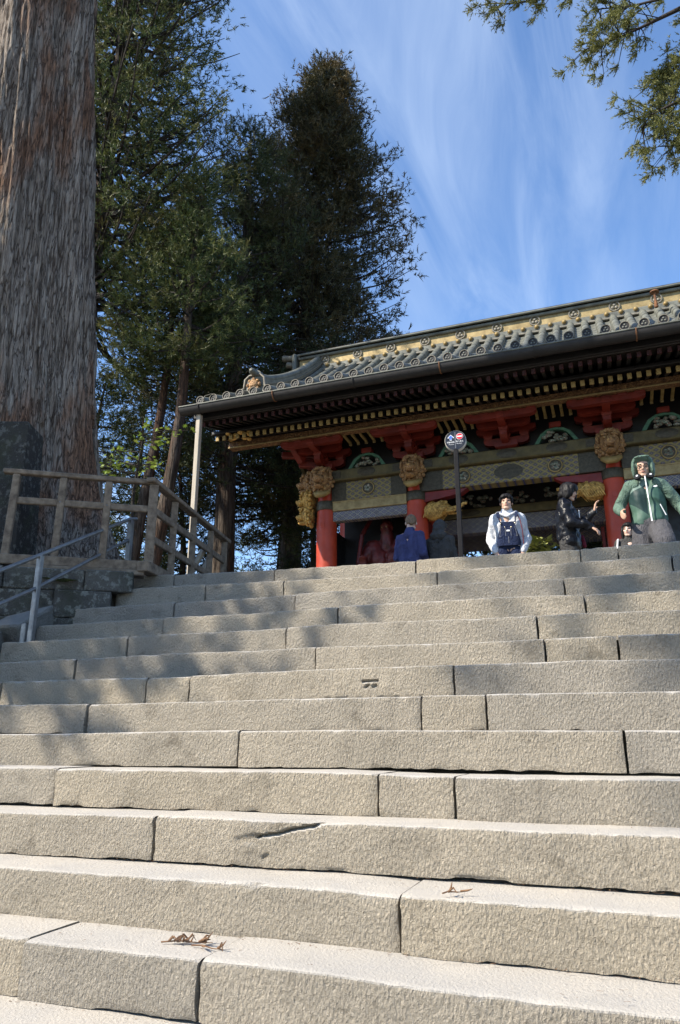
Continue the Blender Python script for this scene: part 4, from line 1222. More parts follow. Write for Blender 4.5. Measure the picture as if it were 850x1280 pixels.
M_SHORTS = cloth('grey_shorts', (0.085, 0.082, 0.088), 0.85, 0.8)
def blocked_jacket():
    m, t, b = _new('colour_blocked_green_shell', 0.6)
    c = t.nodes.new('ShaderNodeTexCoord'); sp = t.nodes.new('ShaderNodeSeparateXYZ'); t.links.new(c.outputs['Object'], sp.inputs[0])
    x, z = sp.outputs[0], sp.outputs[2]
    ax_ = _math(t, 'ABSOLUTE', x)
    yoke = _math(t, 'GREATER_THAN', _math(t, 'SUBTRACT', z, _math(t, 'MULTIPLY', x, 0.45)), 1.455)          # pale yoke on one shoulder
    left = _math(t, 'LESS_THAN', x, 0.0)
    low = _math(t, 'LESS_THAN', _math(t, 'ADD', z, _math(t, 'MULTIPLY', x, 0.9)), 1.075)
    side_ = _math(t, 'LESS_THAN', x, -0.085)
    col = _mixc(t, left, (0.035, 0.085, 0.062), (0.010, 0.030, 0.027))
    col = _mixc(t, _math(t, 'MULTIPLY', low, left), col, (0.06, 0.115, 0.085))
    col = _mixc(t, _math(t, 'MULTIPLY', yoke, left), col, (0.115, 0.17, 0.145))
    n = _noise(t, _vec(t), 30, 4, 0.6)
    hsv = t.nodes.new('ShaderNodeHueSaturation'); t.links.new(col, hsv.inputs['Color']); t.links.new(_range(t, n, 0.3, 0.7, 0.85, 1.12), hsv.inputs['Value'])
    t.links.new(hsv.outputs[0], b.inputs['Base Color'])
    _bump(t, b, _noise(t, _vec(t), 240, 3), 0.2, 0.001)
    return m
M_JACKET = blocked_jacket()
M_JEANS = cloth('faded_jeans', (0.30, 0.36, 0.44), 0.9, 0.8)
M_PLASTIC = simple('white_plastic', (0.80, 0.80, 0.80), (0.70, 0.70, 0.70), 8, 0.4, bump=0)
M_SHOE = simple('dark_shoe', (0.03, 0.03, 0.03), None, 10, 0.6)
M_METAL = simple('brass_button', (0.8, 0.7, 0.5), (0.6, 0.5, 0.35), 10, 0.35, 0.9, 0)
M_GLASSES = simple('spectacle_frame', (0.02, 0.02, 0.02), None, 8, 0.3, bump=0)

def fingers(m, wrist, d, palm_n, side, s=1.0, curl=0.5):
    """palm and five separate fingers; d = hand direction, palm_n = palm normal, side = thumb side (+-1)"""
    w = Vector(wrist); d = Vector(d).normalized(); pn = Vector(palm_n); pn = (pn - d * pn.dot(d)).normalized()
    x = d.cross(pn) * side
    for q in (-0.026, -0.008, 0.010, 0.026):
        capsule(m, w + x * q * .6 * s, 0.017 * s, w + d * 0.085 * s + x * q * s, 0.0135 * s, 8)
    for q, ln in ((0.029, .068), (0.010, .078), (-0.009, .072), (-0.027, .056)):
        p = w + d * 0.088 * s + x * q * s; v = (d + pn * 0.35 * curl + x * q * 2).normalized()
        p1 = p + v * ln * .5 * s; v2 = (v + pn * 1.2 * curl).normalized(); p2 = p1 + v2 * ln * .5 * s
        capsule(m, p, 0.0095 * s, p1, 0.0088 * s, 8); capsule(m, p1, 0.0088 * s, p2, 0.0072 * s, 8)
    p = w + d * 0.025 * s + x * 0.028 * s; v = (d * .7 + x * .75 + pn * .35).normalized()
    p1 = p + v * .042 * s; p2 = p1 + (v * .6 + d * .7 + pn * .3).normalized() * .032 * s
    capsule(m, p, 0.0125 * s, p1, 0.0105 * s, 8); capsule(m, p1, 0.0105 * s, p2, 0.008 * s, 8)

def head(m, hc, turn, tilt, s=1.0):
    """skull, jaw, nose, ears, brow, lips; returns a transform for face details"""
    T = Matrix.Translation(Vector(hc)) @ Matrix.Rotation(turn, 4, 'Z') @ Matrix.Rotation(tilt, 4, 'X') @ Matrix.Scale(s, 4)
    k = MB()
    k.ball((0, 0.012, 0.030), (0.074, 0.092, 0.090), 16, 12)
    k.ball((0, -0.020, -0.030), (0.062, 0.066, 0.080), 14, 10)
    capsule(k, (0, -0.048, -0.085), 0.030, (0, -0.035, -0.060), 0.045)
    for e in (-1, 1):
        capsule(k, (e * 0.048, -0.005, -0.062), 0.020, (e * 0.018, -0.058, -0.092), 0.018)
        k.ball((e * 0.042, -0.060, -0.018), (0.022, 0.016, 0.018), 8, 6)
        k.ball((e * 0.079, 0.012, 0.0), (0.010, 0.020, 0.032), 8, 6)
        capsule(k, (e * 0.046, -0.068, 0.026), 0.010, (e * 0.014, -0.078, 0.022), 0.010, 8)
    capsule(k, (0, -0.078, 0.022), 0.008, (0, -0.098, -0.022), 0.012, 8)
    k.ball((0, -0.090, -0.027), (0.019, 0.013, 0.010), 8, 6)
    capsule(k, (-0.018, -0.078, -0.055), 0.007, (0.018, -0.078, -0.055), 0.007, 8)
    k.v = [tuple(T @ Vector(p)) for p in k.v]
    m.add(k.v, k.f)
    return T
def face_details(T, par, eyes=True, glasses=False):
    for e in (-1, 1):
        k = MB(); k.ball((e * 0.031, -0.0735, 0.004), (0.0145, 0.008, 0.0062), 10, 6); k.v = [tuple(T @ Vector(p)) for p in k.v]; k.build('eye', M_EYE, par, 60)
        k = MB(); capsule(k, (e * 0.048, -0.075, 0.030), 0.0050, (e * 0.016, -0.084, 0.032), 0.0055, 6); k.v = [tuple(T @ Vector(p)) for p in k.v]; k.build('eyebrow', M_HAIR, par, 60)
    k = MB(); k.ball((0, -0.0835, -0.056), (0.022, 0.0065, 0.0075), 10, 6); k.v = [tuple(T @ Vector(p)) for p in k.v]; k.build('mouth', M_LIP, par, 60)
    if glasses:
        k = MB()
        for e in (-1, 1):
            k.tube([(e * 0.033 + 0.026 * math.cos(a), -0.094, 0.004 + 0.021 * math.sin(a)) for a in np.linspace(0, 2 * PI, 15)], 0.0028, 6)
            k.tube([(e * 0.059, -0.093, 0.008), (e * 0.080, -0.02, 0.010), (e * 0.084, 0.03, 0.006)], 0.0025, 6)
        k.tube([(-0.008, -0.097, 0.008), (0.008, -0.097, 0.008)], 0.0026, 6)
        k.v = [tuple(T @ Vector(p)) for p in k.v]; k.build('glasses', M_GLASSES, par, 60)
def person(loc, rz_, H, label, pose, skin=M_SKIN):
    """pose: dict with elbows, hands, knees, feet, head turn/tilt; local -y is forward, +x is viewer's right"""
    root = tag(empty('person', loc, rz_), label, 'person', 'visitors at the gate')
    k = H / 1.72
    P = lambda *a: Vector(a) * k
    m = MB()
    hip = P(0, 0, .93); che = P(0, 0.0, 1.27); nk = P(0, 0.012, 1.47)
    lean = pose.get('lean', 0.0)
    for e in (-1, 1):
        chain(m, [(P(e * .07, 0, .93), .10 * k), (P(e * .065, 0, 1.08), .088 * k), (P(e * .075, 0.005 - lean * .5, 1.28), .098 * k), (P(e * .10, .01 - lean, 1.40), .065 * k)])
    chain(m, [(P(0, .012 - lean, 1.36), .085 * k), (P(0, .015 - lean, 1.50), .052 * k), (P(0, .005 - lean, 1.57), .048 * k)])
    J = {}
    for e, nm in ((-1, 'L'), (1, 'R')):
        sh = P(e * .163, .012 - lean, 1.405)
        el = P(*pose['el' + nm]); ha = P(*pose['ha' + nm])
        chain(m, [(P(e * .11, .012 - lean, 1.41), .062 * k), (sh, .056 * k), (el, .041 * k), (ha, .027 * k)])
        J['sh' + nm], J['el' + nm], J['ha' + nm] = sh, el, ha
        hd = Vector(pose.get('hd' + nm, tuple((ha - el).normalized())))
        fingers(m, ha, hd, pose.get('pn' + nm, (-e, 0, 0)), pose.get('ts' + nm, 1), k, pose.get('curl', 0.6))
        hp = P(e * .09, 0, .92); kn = P(*pose.get('kn' + nm, (e * .10, -.01, .50))); ft = P(*pose.get('ft' + nm, (e * .11, .03, .075)))
        chain(m, [(hp, .098 * k), (kn, .058 * k), (kn + (ft - kn) * .35 + Vector((0, .012, 0)), .056 * k), (ft, .037 * k)])
        capsule(m, ft + Vector((0, .01, -.03 * k)), .034 * k, ft + Vector((0, -.15 * k, -.045 * k)), .028 * k)
        J['kn' + nm], J['ft' + nm], J['hp' + nm] = kn, ft, hp
    hc = P(pose.get('hx', 0), -.012 - lean + pose.get('hy', 0), 1.605 + pose.get('hz', 0))
    T = head(m, hc, pose.get('turn', 0), pose.get('tilt', 0), k)
    remesh('body', m, skin, root, 0.0075, smooth_it=3)
    return root, J, T, P, k
def top_garment(root, J, P, k, mat, name='jacket', loose=1.0, hem=.90, hemw=.0, lean=0.0, sleeves=True, cuff=.94, collar=True, folds=.006, seed=0, fscale=9, sl_mat=None):
    m = MB()
    L = loose
    for e in (-1, 1):
        chain(m, [(P(e * (.066 + hemw), 0, hem + .09), .110 * k * L), (P(e * .066, 0, 1.10), .107 * k * L), (P(e * .074, .005 - lean * .5, 1.28), .112 * k * L), (P(e * .09, .012 - lean, 1.395), .078 * k * L)])
    if collar: capsule(m, P(0, .02 - lean, 1.41), .088 * k, P(0, .012 - lean, 1.485), .072 * k)
    ms = MB() if sl_mat else m
    if sleeves:
        for nm, e in (('L', -1), ('R', 1)):
            sh, el, ha = J['sh' + nm], J['el' + nm], J['ha' + nm]
            w = el + (ha - el) * cuff
            chain(ms, [(P(e * .11, .012 - lean, 1.40), .078 * k * L), (sh, .067 * k * L), (sh + (el - sh) * .55, .059 * k * L), (el, .054 * k * L), (el + (w - el) * .6, .049 * k * L), (w, .041 * k * L)])
    o = remesh(name, m, mat, root, 0.012, folds, fscale, (1, 1, .8), 3, seed)
    if sl_mat: remesh('sleeves', ms, sl_mat, root, 0.012, folds, fscale, (1, 1, .8), 3, seed + 2)
    return o
def trousers(root, J, P, k, mat, name='trousers', to=1.0, seed=0, r=1.0, top=1.0):
    m = MB()
    chain(m, [(P(-.06, 0, .96 * top), .112 * k), (P(.06, 0, .96 * top), .112 * k)])
    for nm, e in (('L', -1), ('R', 1)):
        hp, kn, ft = J['hp' + nm], J['kn' + nm], J['ft' + nm]
        if to < 0.6:
            end = hp + (kn - hp) * .92
            chain(m, [(hp, .112 * k), (hp + (end - hp) * .5, .104 * k * r), (end, .098 * k * r)])
        else: chain(m, [(hp, .110 * k), (kn, .076 * k * r), (kn + (ft - kn) * .92, .062 * k * r)])
    return remesh(name, m, mat, root, 0.012, .005, 8, (1, 1, 1), 3, seed)
def shoes(root, J, k):
    for nm in 'LR':
        m = MB(); ft = J['ft' + nm]
        capsule(m, ft + Vector((0, .015, -.025 * k)), .044 * k, ft + Vector((0, -.16 * k, -.042 * k)), .036 * k)
        m.box(ft + Vector((0, -.075 * k, -.066 * k)), (.085 * k, .26 * k, .025), .008)
        m.build('shoe', M_SHOE, root, 60)
def hair(root, T, blobs, mat, folds=.004, name='hair', seed=0):
    m = MB()
    for b in blobs: m.ball(*b)
    m.v = [tuple(T @ Vector(p)) for p in m.v]
    return remesh(name, m, mat, root, 0.010, folds, 26, (1, 1, .5), 2, seed)
def lo(T, *a): return T @ Vector(a)

ST = {}   # standing helper
# 1 --- man in dungarees
root, J, T, P, k = person((-1.19, 9.76, ZP), 0.12, 1.74, 'smiling man with black hair in blue denim dungarees over a white hoodie', dict(
    elL=(-.245, .07, 1.12), haL=(-.170, -.075, .92), hdL=(.35, -.25, -.9), elR=(.245, .07, 1.12), haR=(.170, -.075, .92), hdR=(-.35, -.25, -.9), curl=.3, tilt=-.10, pnL=(0, 1, 0), pnR=(0, 1, 0)))
face_details(T, root)
hair(root, T, [((0, .022, .042), (.082, .094, .082), 14, 10), ((0, -.052, .080), (.070, .045, .036), 12, 8), ((-.045, -.078, .062), (.030, .018, .024), 8, 6), ((.05, -.072, .060), (.030, .022, .032), 8, 6), ((.0, -.086, .070), (.040, .016, .020), 8, 6), ((-.078, -.02, .04), (.014, .04, .045), 8, 6), ((.078, -.02, .035), (.016, .04, .055), 8, 6)], M_HAIR, .005)
top_garment(root, J, P, k, M_WHITEC, 'hoodie', .97, .93, seed=1, folds=.012, fscale=9)
m = MB(); chain(m, [(P(-.105, -.05, 1.455), .020), (P(-.12, .05, 1.475), .035), (P(0, .10, 1.475), .055), (P(.12, .05, 1.475), .035), (P(.105, -.05, 1.455), .020), (P(0, -.10, 1.395), .016)]); capsule(m, P(-.105, -.05, 1.455), .020, P(0, -.10, 1.395), .016); capsule(m, P(0, .11, 1.47), .07, P(0, .13, 1.36), .05)
remesh('hood', m, M_WHITEC, root, .010, .004, 10)
def patch(root, zs, hw, yfun, mat, name, th=.012, n=11):
    """curved cloth panel on the chest: hw(z) half width, yfun(x,z) surface"""
    m = MB(); vs = []; fs = []; nz = len(zs)
    for layer in (0, 1):
        for z in zs:
            for j in range(n):
                x = hw(z) * (2 * j / (n - 1) - 1); vs.append((x, yfun(x, z) - layer * th, z))
    A = nz * n
    for i in range(nz - 1):
        for j in range(n - 1):
            a = i * n + j; fs += [(a, a + 1, a + n + 1, a + n), (A + a + n, A + a + n + 1, A + a + 1, A + a)]
    for i in range(nz - 1):
        for j in (0, n - 1):
            a = i * n + j; fs.append((a, a + n, A + a + n, A + a))
    for j in range(n - 1):
        for i in (0, nz - 1):
            a = i * n + j; fs.append((a, a + 1, A + a + 1, A + a))
    m.add(vs, fs); return m.build(name, mat, root, 60)
chest = lambda x, z: -.122 * math.sqrt(max(.05, 1 - (max(0, abs(x) - .07) / .128) ** 2)) - .004
bib = patch(root, [1.00, 1.06, 1.12, 1.18, 1.25, 1.30, 1.325], lambda z: .158 - .065 * min(1, max(0, (z - 1.08)) / .2), chest, M_DENIM, 'bib')
trousers(root, J, P, k, M_DENIM, 'dungarees', seed=2, r=1.15, top=1.07)
for e in (-1, 1):
    m = MB(); pts = [(e * .095, chest(.095, 1.31) - .016, 1.31), (e * .115, -.135, 1.39), (e * .125, -.075, 1.475), (e * .12, .02, 1.505), (e * .09, .10, 1.44), (e * .05, .14, 1.2)]
    for a, b in zip(pts[:-1], pts[1:]): m.bar(a, b, .042, .010, .002)
    m.build('strap', M_DENIM, root)
    m = MB(); m.ball((e * .096, chest(.096, 1.30) - .024, 1.300), (.012, .006, .012), 8, 6); m.build('button', M_METAL, root, 60)
    m = MB(); m.ball((e * .042, chest(.042, 1.255) - .016, 1.25), (.008, .005, .008), 8, 6); m.build('button', M_METAL, root, 60)
m = MB(); m.box((0, chest(0, 1.2) - .0165, 1.20), (.042, .006, .022), .002); lb = m.build('label_patch', M_PLASTIC, root)
for x0, x1, z0, z1 in ((-.115, .115, 1.125, 1.125), (-.115, -.09, 1.125, 1.26), (.115, .09, 1.125, 1.26), (0, 0, 1.03, 1.12), (-.035, -.035, 1.13, 1.25), (.035, .035, 1.13, 1.25)):
    m = MB(); m.bar((x0, chest(x0, z0) - .0145, z0), (x1, chest(x1, z1) - .0145, z1), .004, .003); m.build('stitch_line', M_STITCH, root)
m = MB(); pts = [(.13, -.10, 1.44), (.165, -.13, 1.34), (.185, -.125, 1.2), (.19, -.10, 1.02)]
for a, b in zip(pts[:-1], pts[1:]): m.tube([a, b], .006, 6)
m.build('bag_strap', M_REDD, root); shoes(root, J, k)

# 2 --- man in blue fleece, back to us
root, J, T, P, k = person((-2.71, 10.37, ZP), PI - 0.30, 1.78, 'man with short light brown hair in a blue fleece, seen from behind', dict(
    elL=(-.222, .03, 1.12), haL=(-.15, -.17, 1.02), elR=(.222, .03, 1.12), haR=(.15, -.17, 1.02), turn=.55, tilt=.22, lean=.01, hy=-.01), M_SKIN2)
face_details(T, root)
hair(root, T, [((0, .024, .045), (.083, .096, .088), 14, 10), ((0, .085, -.005), (.060, .030, .055), 10, 8), ((0, -.05, .092), (.062, .040, .030), 10, 8)], M_HAIRB, .006)
top_garment(root, J, P, k, M_NAVY, 'fleece', 1.0, .86, folds=.013, seed=4, fscale=8)
trousers(root, J, P, k, M_JEANS, seed=5); shoes(root, J, k)

# 3 --- grey hooded jacket, back to us
root, J, T, P, k = person((-2.30, 10.52, ZP), PI - 0.12, 1.70, 'person in a charcoal hooded top with the hood up, seen from behind', dict(
    elL=(-.222, -.02, 1.12), haL=(-.13, -.22, 1.05), elR=(.222, -.02, 1.12), haR=(.14, -.22, 1.05), tilt=.25, lean=.02, hy=-.02))
face_details(T, root)
top_garment(root, J, P, k, M_GREYC, 'hooded_top', 1.03, .88, folds=.013, seed=6, fscale=9)
m = MB(); m.ball((0, .03, .035), (.100, .105, .105), 14, 10); m.ball((0, .07, -.05), (.10, .085, .07), 12, 8); m.ball((0, -.03, .07), (.092, .075, .075), 12, 8)
m.v = [tuple(T @ Vector(p)) for p in m.v]; capsule(m, P(-.06, .06, 1.47), .075, P(.06, .06, 1.47), .075)
remesh('hood', m, M_GREYC, root, .011, .007, 11, seed=3)
trousers(root, J, P, k, M_BLACKC, seed=7); shoes(root, J, k)
m = MB(); chain(m, [(P(.225, .03, 1.22), .06), (P(.24, .02, .98), .08), (P(.225, .02, .90), .075)]); remesh('shoulder_bag', m, M_BLACKC, root, .013, .006, 8)

# 4 --- black bomber jacket, turned to the right, gesturing
root, J, T, P, k = person((-0.40, 9.42, ZP), 1.42, 1.68, 'person with a black bob in a shiny black bomber jacket, gesturing with both hands', dict(
    elR=(.20, -.10, 1.15), haR=(.10, -.33, 1.34), hdR=(.0, -.25, 1), pnR=(.2, -1, 0), elL=(-.24, -.08, 1.13), haL=(-.17, -.31, 1.07), hdL=(0, -.75, -.65), pnL=(.3, .4, -.8), turn=-.25, tilt=.18, lean=.02, hy=-.02, curl=.7))
face_details(T, root)
hair(root, T, [((0, .020, .040), (.105, .112, .105), 16, 12), ((0, .055, -.035), (.105, .085, .075), 14, 10), ((-.085, -.01, -.02), (.030, .065, .085), 10, 8), ((.085, -.01, -.02), (.030, .065, .085), 10, 8), ((0, -.065, .06), (.080, .040, .055), 12, 8), ((-.06, -.065, .0), (.035, .03, .06), 8, 6)], M_HAIR, .006)
top_garment(root, J, P, k, M_SATIN, 'bomber_jacket', 1.16, .90, folds=.018, seed=8, fscale=9)
m = MB(); chain(m, [(P(-.09, -.02, .925), .118), (P(.09, -.02, .925), .118)]); remesh('jacket_hem', m, M_SATIN, root, .012, .004, 20)
m = MB(); m.box(P(.0, -.155, 1.30), (.012, .010, .10), .002); m.build('zip', M_PLASTIC, root)
trousers(root, J, P, k, M_GREYC, seed=9); shoes(root, J, k)
m = MB(); chain(m, [(P(.12, -.14, 1.02), .03), (P(.12, -.16, .90), .03)]); remesh('red_lining', m, cloth('dark_red_lining', (.14, .012, .03)), root, .011)

# 5 --- green shell jacket with hood, coming down
root, J, T, P, k = person((0.545, 9.18, ZP), -0.06, 1.80, 'man in a green hooded zip jacket and grey shorts starting down the steps', dict(
    elL=(-.315, .06, 1.20), haL=(-.285, -.14, 1.08), hdL=(.12, -.8, -.55), pnL=(.9, 0, -.2), elR=(.33, .06, 1.16), haR=(.40, -.06, .95), hdR=(-.1, -.4, -.9), pnR=(-.9, 0, 0),
    knR=(.13, -.34, .62), ftR=(.14, -.26, .20), knL=(-.10, -.02, .50), ftL=(-.11, .08, .075), tilt=.08, lean=.03, hy=-.02, curl=.45))
face_details(T, root, glasses=True)
top_garment(root, J, P, k, M_JACKET, 'jacket', 1.10, .90, lean=.03, folds=.012, seed=10, fscale=6.5, sl_mat=M_GREENL)
m = MB(); m.ball((0, .045, .030), (.118, .100, .128), 14, 10); m.ball((0, -.005, .105), (.108, .095, .046), 14, 8); m.ball((0, -.080, .116), (.092, .050, .018), 12, 6)
for e in (-1, 1): m.ball((e * .100, -.01, -.005), (.024, .070, .110), 10, 8)
m.ball((0, .05, -.08), (.115, .085, .05), 12, 8)
m.v = [tuple(T @ Vector(p)) for p in m.v]; remesh('hood', m, M_GREENL, root, .010, .004, 12)
f_ = lambda x, z: -.163 - .0 + .75 * x * x - .03 * max(0, z - 1.2) + .05 * max(0, 1.1 - z)
pz = lambda z, dx=0: (dx, f_(dx, z) * k - .010, z * k)
m = MB()
for a, b in zip(np.linspace(1.475, .94, 9)[:-1], np.linspace(1.475, .94, 9)[1:]): m.bar(pz(a, .01 + .03 * (1.47 - a)), pz(b, .01 + .03 * (1.47 - b)), .016, .008, .002)
m.build('zip', M_PLASTIC, root)
m = MB(); m.prism([(.085, 1.345 * k), (.125, 1.353 * k), (.132, 1.338 * k), (.11, 1.332 * k), (.092, 1.335 * k)], f_(.1, 1.34) * k - .014, f_(.1, 1.34) * k - .004); m.build('chest_logo', M_PLASTIC, root)
m = MB(); m.bar((.135, f_(.135, 1.12) * k - .006, 1.13 * k), (.185, f_(.185, 1.0) * k - .0, 1.0 * k), .012, .008, .002); m.build('pocket_zip', M_PLASTIC, root)
for e in (-1, 1):
    m = MB(); m.lathe([(.0001, 0), (.040, 0), (.046, .012), (.040, .03), (.0001, .036)], (0, 0, 0), 16, 'y'); o = m.build('headphone_cup', M_BLACKC, root, 50); o.location = lo(T, e * .062, -.085, -.125); o.rotation_euler = (-.5, 0, e * .35)
    m = MB(); m.lathe([(.0001, .036), (.014, .036), (.012, .042), (.0001, .042)], (0, 0, 0), 12, 'y'); m.build('silver_cap', M_PLASTIC, o, 50)
m = MB(); m.tube([lo(T, .075 * math.cos(a), .0 + .085 * math.sin(a), -.115 - .01 * math.sin(a)) for a in np.linspace(-.7, PI + .7, 14)], .016, 8); m.build('headphone_band', M_BLACKC, root, 60)
trousers(root, J, P, k, M_SHORTS, 'shorts', .5, seed=11, r=1.15); shoes(root, J, k)

# 6 --- girl behind
root, J, T, P, k = person((0.36, 11.28, ZP), -0.05, 1.60, 'young woman with a dark fringe and striped grey top, behind the man in green', dict(
    elL=(-.23, .05, 1.12), haL=(-.22, -.06, .90), elR=(.23, .05, 1.12), haR=(.22, -.06, .90), tilt=.0, turn=-.2), M_SKIN2)
face_details(T, root)
hair(root, T, [((0, .025, .045), (.092, .100, .092), 14, 10), ((0, -.068, .072), (.064, .026, .032), 10, 8), ((-.085, -.01, -.05), (.022, .045, .13), 10, 10), ((.085, -.01, -.05), (.022, .045, .13), 10, 10), ((0, .07, -.06), (.085, .045, .14), 12, 10)], M_HAIR, .004)
top_garment(root, J, P, k, M_GREYC, 'top', 1.02, .90, seed=12)
for dz in (0, .0):
    m = MB(); m.bar(P(-.165, -.075, 1.46), P(-.19, -.085, 1.30), .045, .012, .003); m.build('white_stripe', M_PLASTIC, root); break
trousers(root, J, P, k, M_BLACKC, seed=13); shoes(root, J, k)

# guardian statue in the left bay, painted dark red
statue = tag(empty('guardian_statue', (-4.62, 15.62, ZP + .80), 0.1), 'dark red guardian statue standing in the shadowed left bay', 'statue')
M_STAT = simple('statue_red', (0.12, 0.013, 0.010), (0.04, 0.006, 0.005), 6, 0.5, bump=0.5, bscale=16, bdist=0.02)
m = MB()
for e in (-1, 1): chain(m, [((e * .16, 0, 1.25), .22), ((e * .17, -.02, 1.65), .25), ((e * .28, 0, 1.95), .17)])
chain(m, [((0, 0, 1.9), .18), ((0, -.04, 2.2), .15)])
chain(m, [((-.38, 0, 1.95), .15), ((-.58, -.12, 1.55), .12), ((-.42, -.42, 1.30), .08)]); fingers(m, (-.42, -.42, 1.30), (-.2, -.5, .9), (0, -1, 0), 1, 2.3, .2)
chain(m, [((.38, 0, 1.95), .15), ((.64, -.05, 2.15), .12), ((.60, -.30, 2.42), .08)]); fingers(m, (.60, -.30, 2.42), (0, -.3, 1), (0, -1, 0), -1, 2.3, .5)
for e in (-1, 1): chain(m, [((e * .17, 0, 1.2), .22), ((e * .25, -.05, .7), .16), ((e * .26, 0, .12), .10)]); capsule(m, (e * .26, .02, .08), .09, (e * .28, -.25, .06), .07)
Ts = head(m, (0, -.08, 2.36), -.25, .1, 1.75)
remesh('body', m, M_STAT, statue, .02, .012, 6)
for e in (-1, 1):
    k_ = MB(); k_.ball((e * .031, -.076, .004), (.016, .010, .010), 10, 6); k_.v = [tuple(Ts @ Vector(p)) for p in k_.v]; k_.build('eye', M_GOLD, statue, 60)
m = MB(); chain(m, [((-.2, -.02, 1.15), .27), ((.2, -.02, 1.15), .27)]); chain(m, [((-.2, 0, 1.1), .26), ((-.28, 0, .6), .24)]); chain(m, [((.2, 0, 1.1), .26), ((.28, 0, .6), .24)])
remesh('skirt', m, simple('statue_skirt', (.10, .085, .07), (.03, .03, .03), 9, .6), statue, .022, .03, 5)
m = MB(); pts = [(-.75, -.1, 1.0), (-.62, -.32, 1.5), (-.55, -.2, 2.2), (-.35, .1, 2.75), (0, .2, 2.95), (.35, .1, 2.75), (.7, -.1, 2.1), (.8, -.2, 1.4)]
for a, b in zip(pts[:-1], pts[1:]): m.tube([a, b], .05, 8)
m.build('scarf', M_STAT, statue, 60)
m = MB(); m.ball((0, .06, .10), (.075, .07, .08), 10, 8); m.v = [tuple(Ts @ Vector(p)) for p in m.v]; m.build('topknot', M_BLACK, statue, 60)
m = MB(); m.box((0, 0, -.33), (1.5, 0.9, .66), .02); m.build('pedestal', M_COPING, statue)
flush_queue()

# ------------------------------------------------------------------ round direction sign on its pole
sign = tag(empty('sign_post', (-1.755, 9.3, ZP)), 'round black direction sign with blue arrow and red no entry mark on a dark pole', 'sign')
SZ = 3.905 - ZP
M_POLE = simple('dark_pole', (0.010, 0.009, 0.010), None, 8, 0.65, spec=0.2)
M_SIGNF = simple('sign_face_black', (0.014, 0.016, 0.022), (0.010, 0.012, 0.018), 4, 0.4, bump=0)
M_BLUE = simple('sign_blue', (0.05, 0.14, 0.50), (0.05, 0.14, 0.50), 4, 0.5, bump=0)
M_SRED = simple('sign_red', (0.60, 0.02, 0.03), (0.60, 0.02, 0.03), 4, 0.5, bump=0)
m = MB(); m.bar((0, 0, 0), (0, 0, SZ - 0.12), 0.062, 0.062, 0.008, up=(0, 1, 0)); m.build('pole', M_POLE, sign)
m = MB(); m.box((0, 0, 0.02), (0.45, 0.45, 0.04), 0.01); m.build('base_plate', M_POLE, sign)
m = MB(); m.bar((.30, .05, 0), (.015, .0, .85), .03, .03, .004); m.build('stay', M_STEEL, sign)
m = MB(); m.lathe([(0.138, -0.05), (0.145, -0.045), (0.145, 0.02), (0.138, 0.026)], (0, 0, SZ), 36, 'y'); box = m.build('sign_box', M_WHITE, sign, 40)
m = MB(); m.lathe([(0.0001, 0.027), (0.140, 0.027), (0.140, 0.031), (0.0001, 0.031)], (0, 0, SZ), 36, 'y'); m.build('sign_face', M_SIGNF, sign, 40)
yf = -0.0325
m = MB(); m.box((0, yf, SZ), (0.009, 0.003, 0.235)); m.build('divider', M_STEEL, sign)
def flat(poly, mat, name, y=yf, dx=0, dz=0):
    m = MB(); m.prism([(p[0] + dx, p[1] + SZ + dz) for p in poly], y - .001, y + .001); return m.build(name, mat, sign)
arrow = [(-.06, .085), (-.015, .04), (-.028, .030), (-.046, .048), (-.046, .0), (-.074, .0), (-.074, .048), (-.092, .030), (-.105, .04)]
flat(arrow, M_PLASTIC, 'arrow_outline')
flat([(-.06 + (p[0] + .06) * .72, .045 + (p[1] - .045) * .78) for p in arrow], M_BLUE, 'arrow', yf - .0025)
circ = lambda r, n=24: [(.060 + r * math.cos(2 * PI * q / n), .050 + r * math.sin(2 * PI * q / n)) for q in range(n)]
flat(circ(.047), M_PLASTIC, 'no_entry_rim'); flat(circ(.042), M_SRED, 'no_entry_disc', yf - .0025); flat([(.026, .042), (.094, .042), (.094, .058), (.026, .058)], M_PLASTIC, 'no_entry_bar', yf - .005)
def words(txt, x, z, size, name='lettering'):
    c = bpy.data.curves.new(name, 'FONT'); c.body = txt; c.size = size; c.align_x = 'CENTER'; c.align_y = 'CENTER'; c.extrude = .0006
    o = bpy.data.objects.new('tmp', c); COL.objects.link(o)
    dg = bpy.context.evaluated_depsgraph_get(); dg.update()
    me = bpy.data.meshes.new_from_object(o.evaluated_get(dg))
    bpy.data.objects.remove(o)
    q = link(name, me, M_PLASTIC, sign); q.location = (x, yf - .002, SZ + z); q.rotation_euler = (R(90), 0, 0)
    return q
words('拝観順路', -.064, -.030, .026); words('進入禁止', .058, -.022, .026); words('Entrance', -.056, -.060, .019); words('No Entry', .052, -.052, .019)
sign.rotation_euler = (0, 0, 0.10)

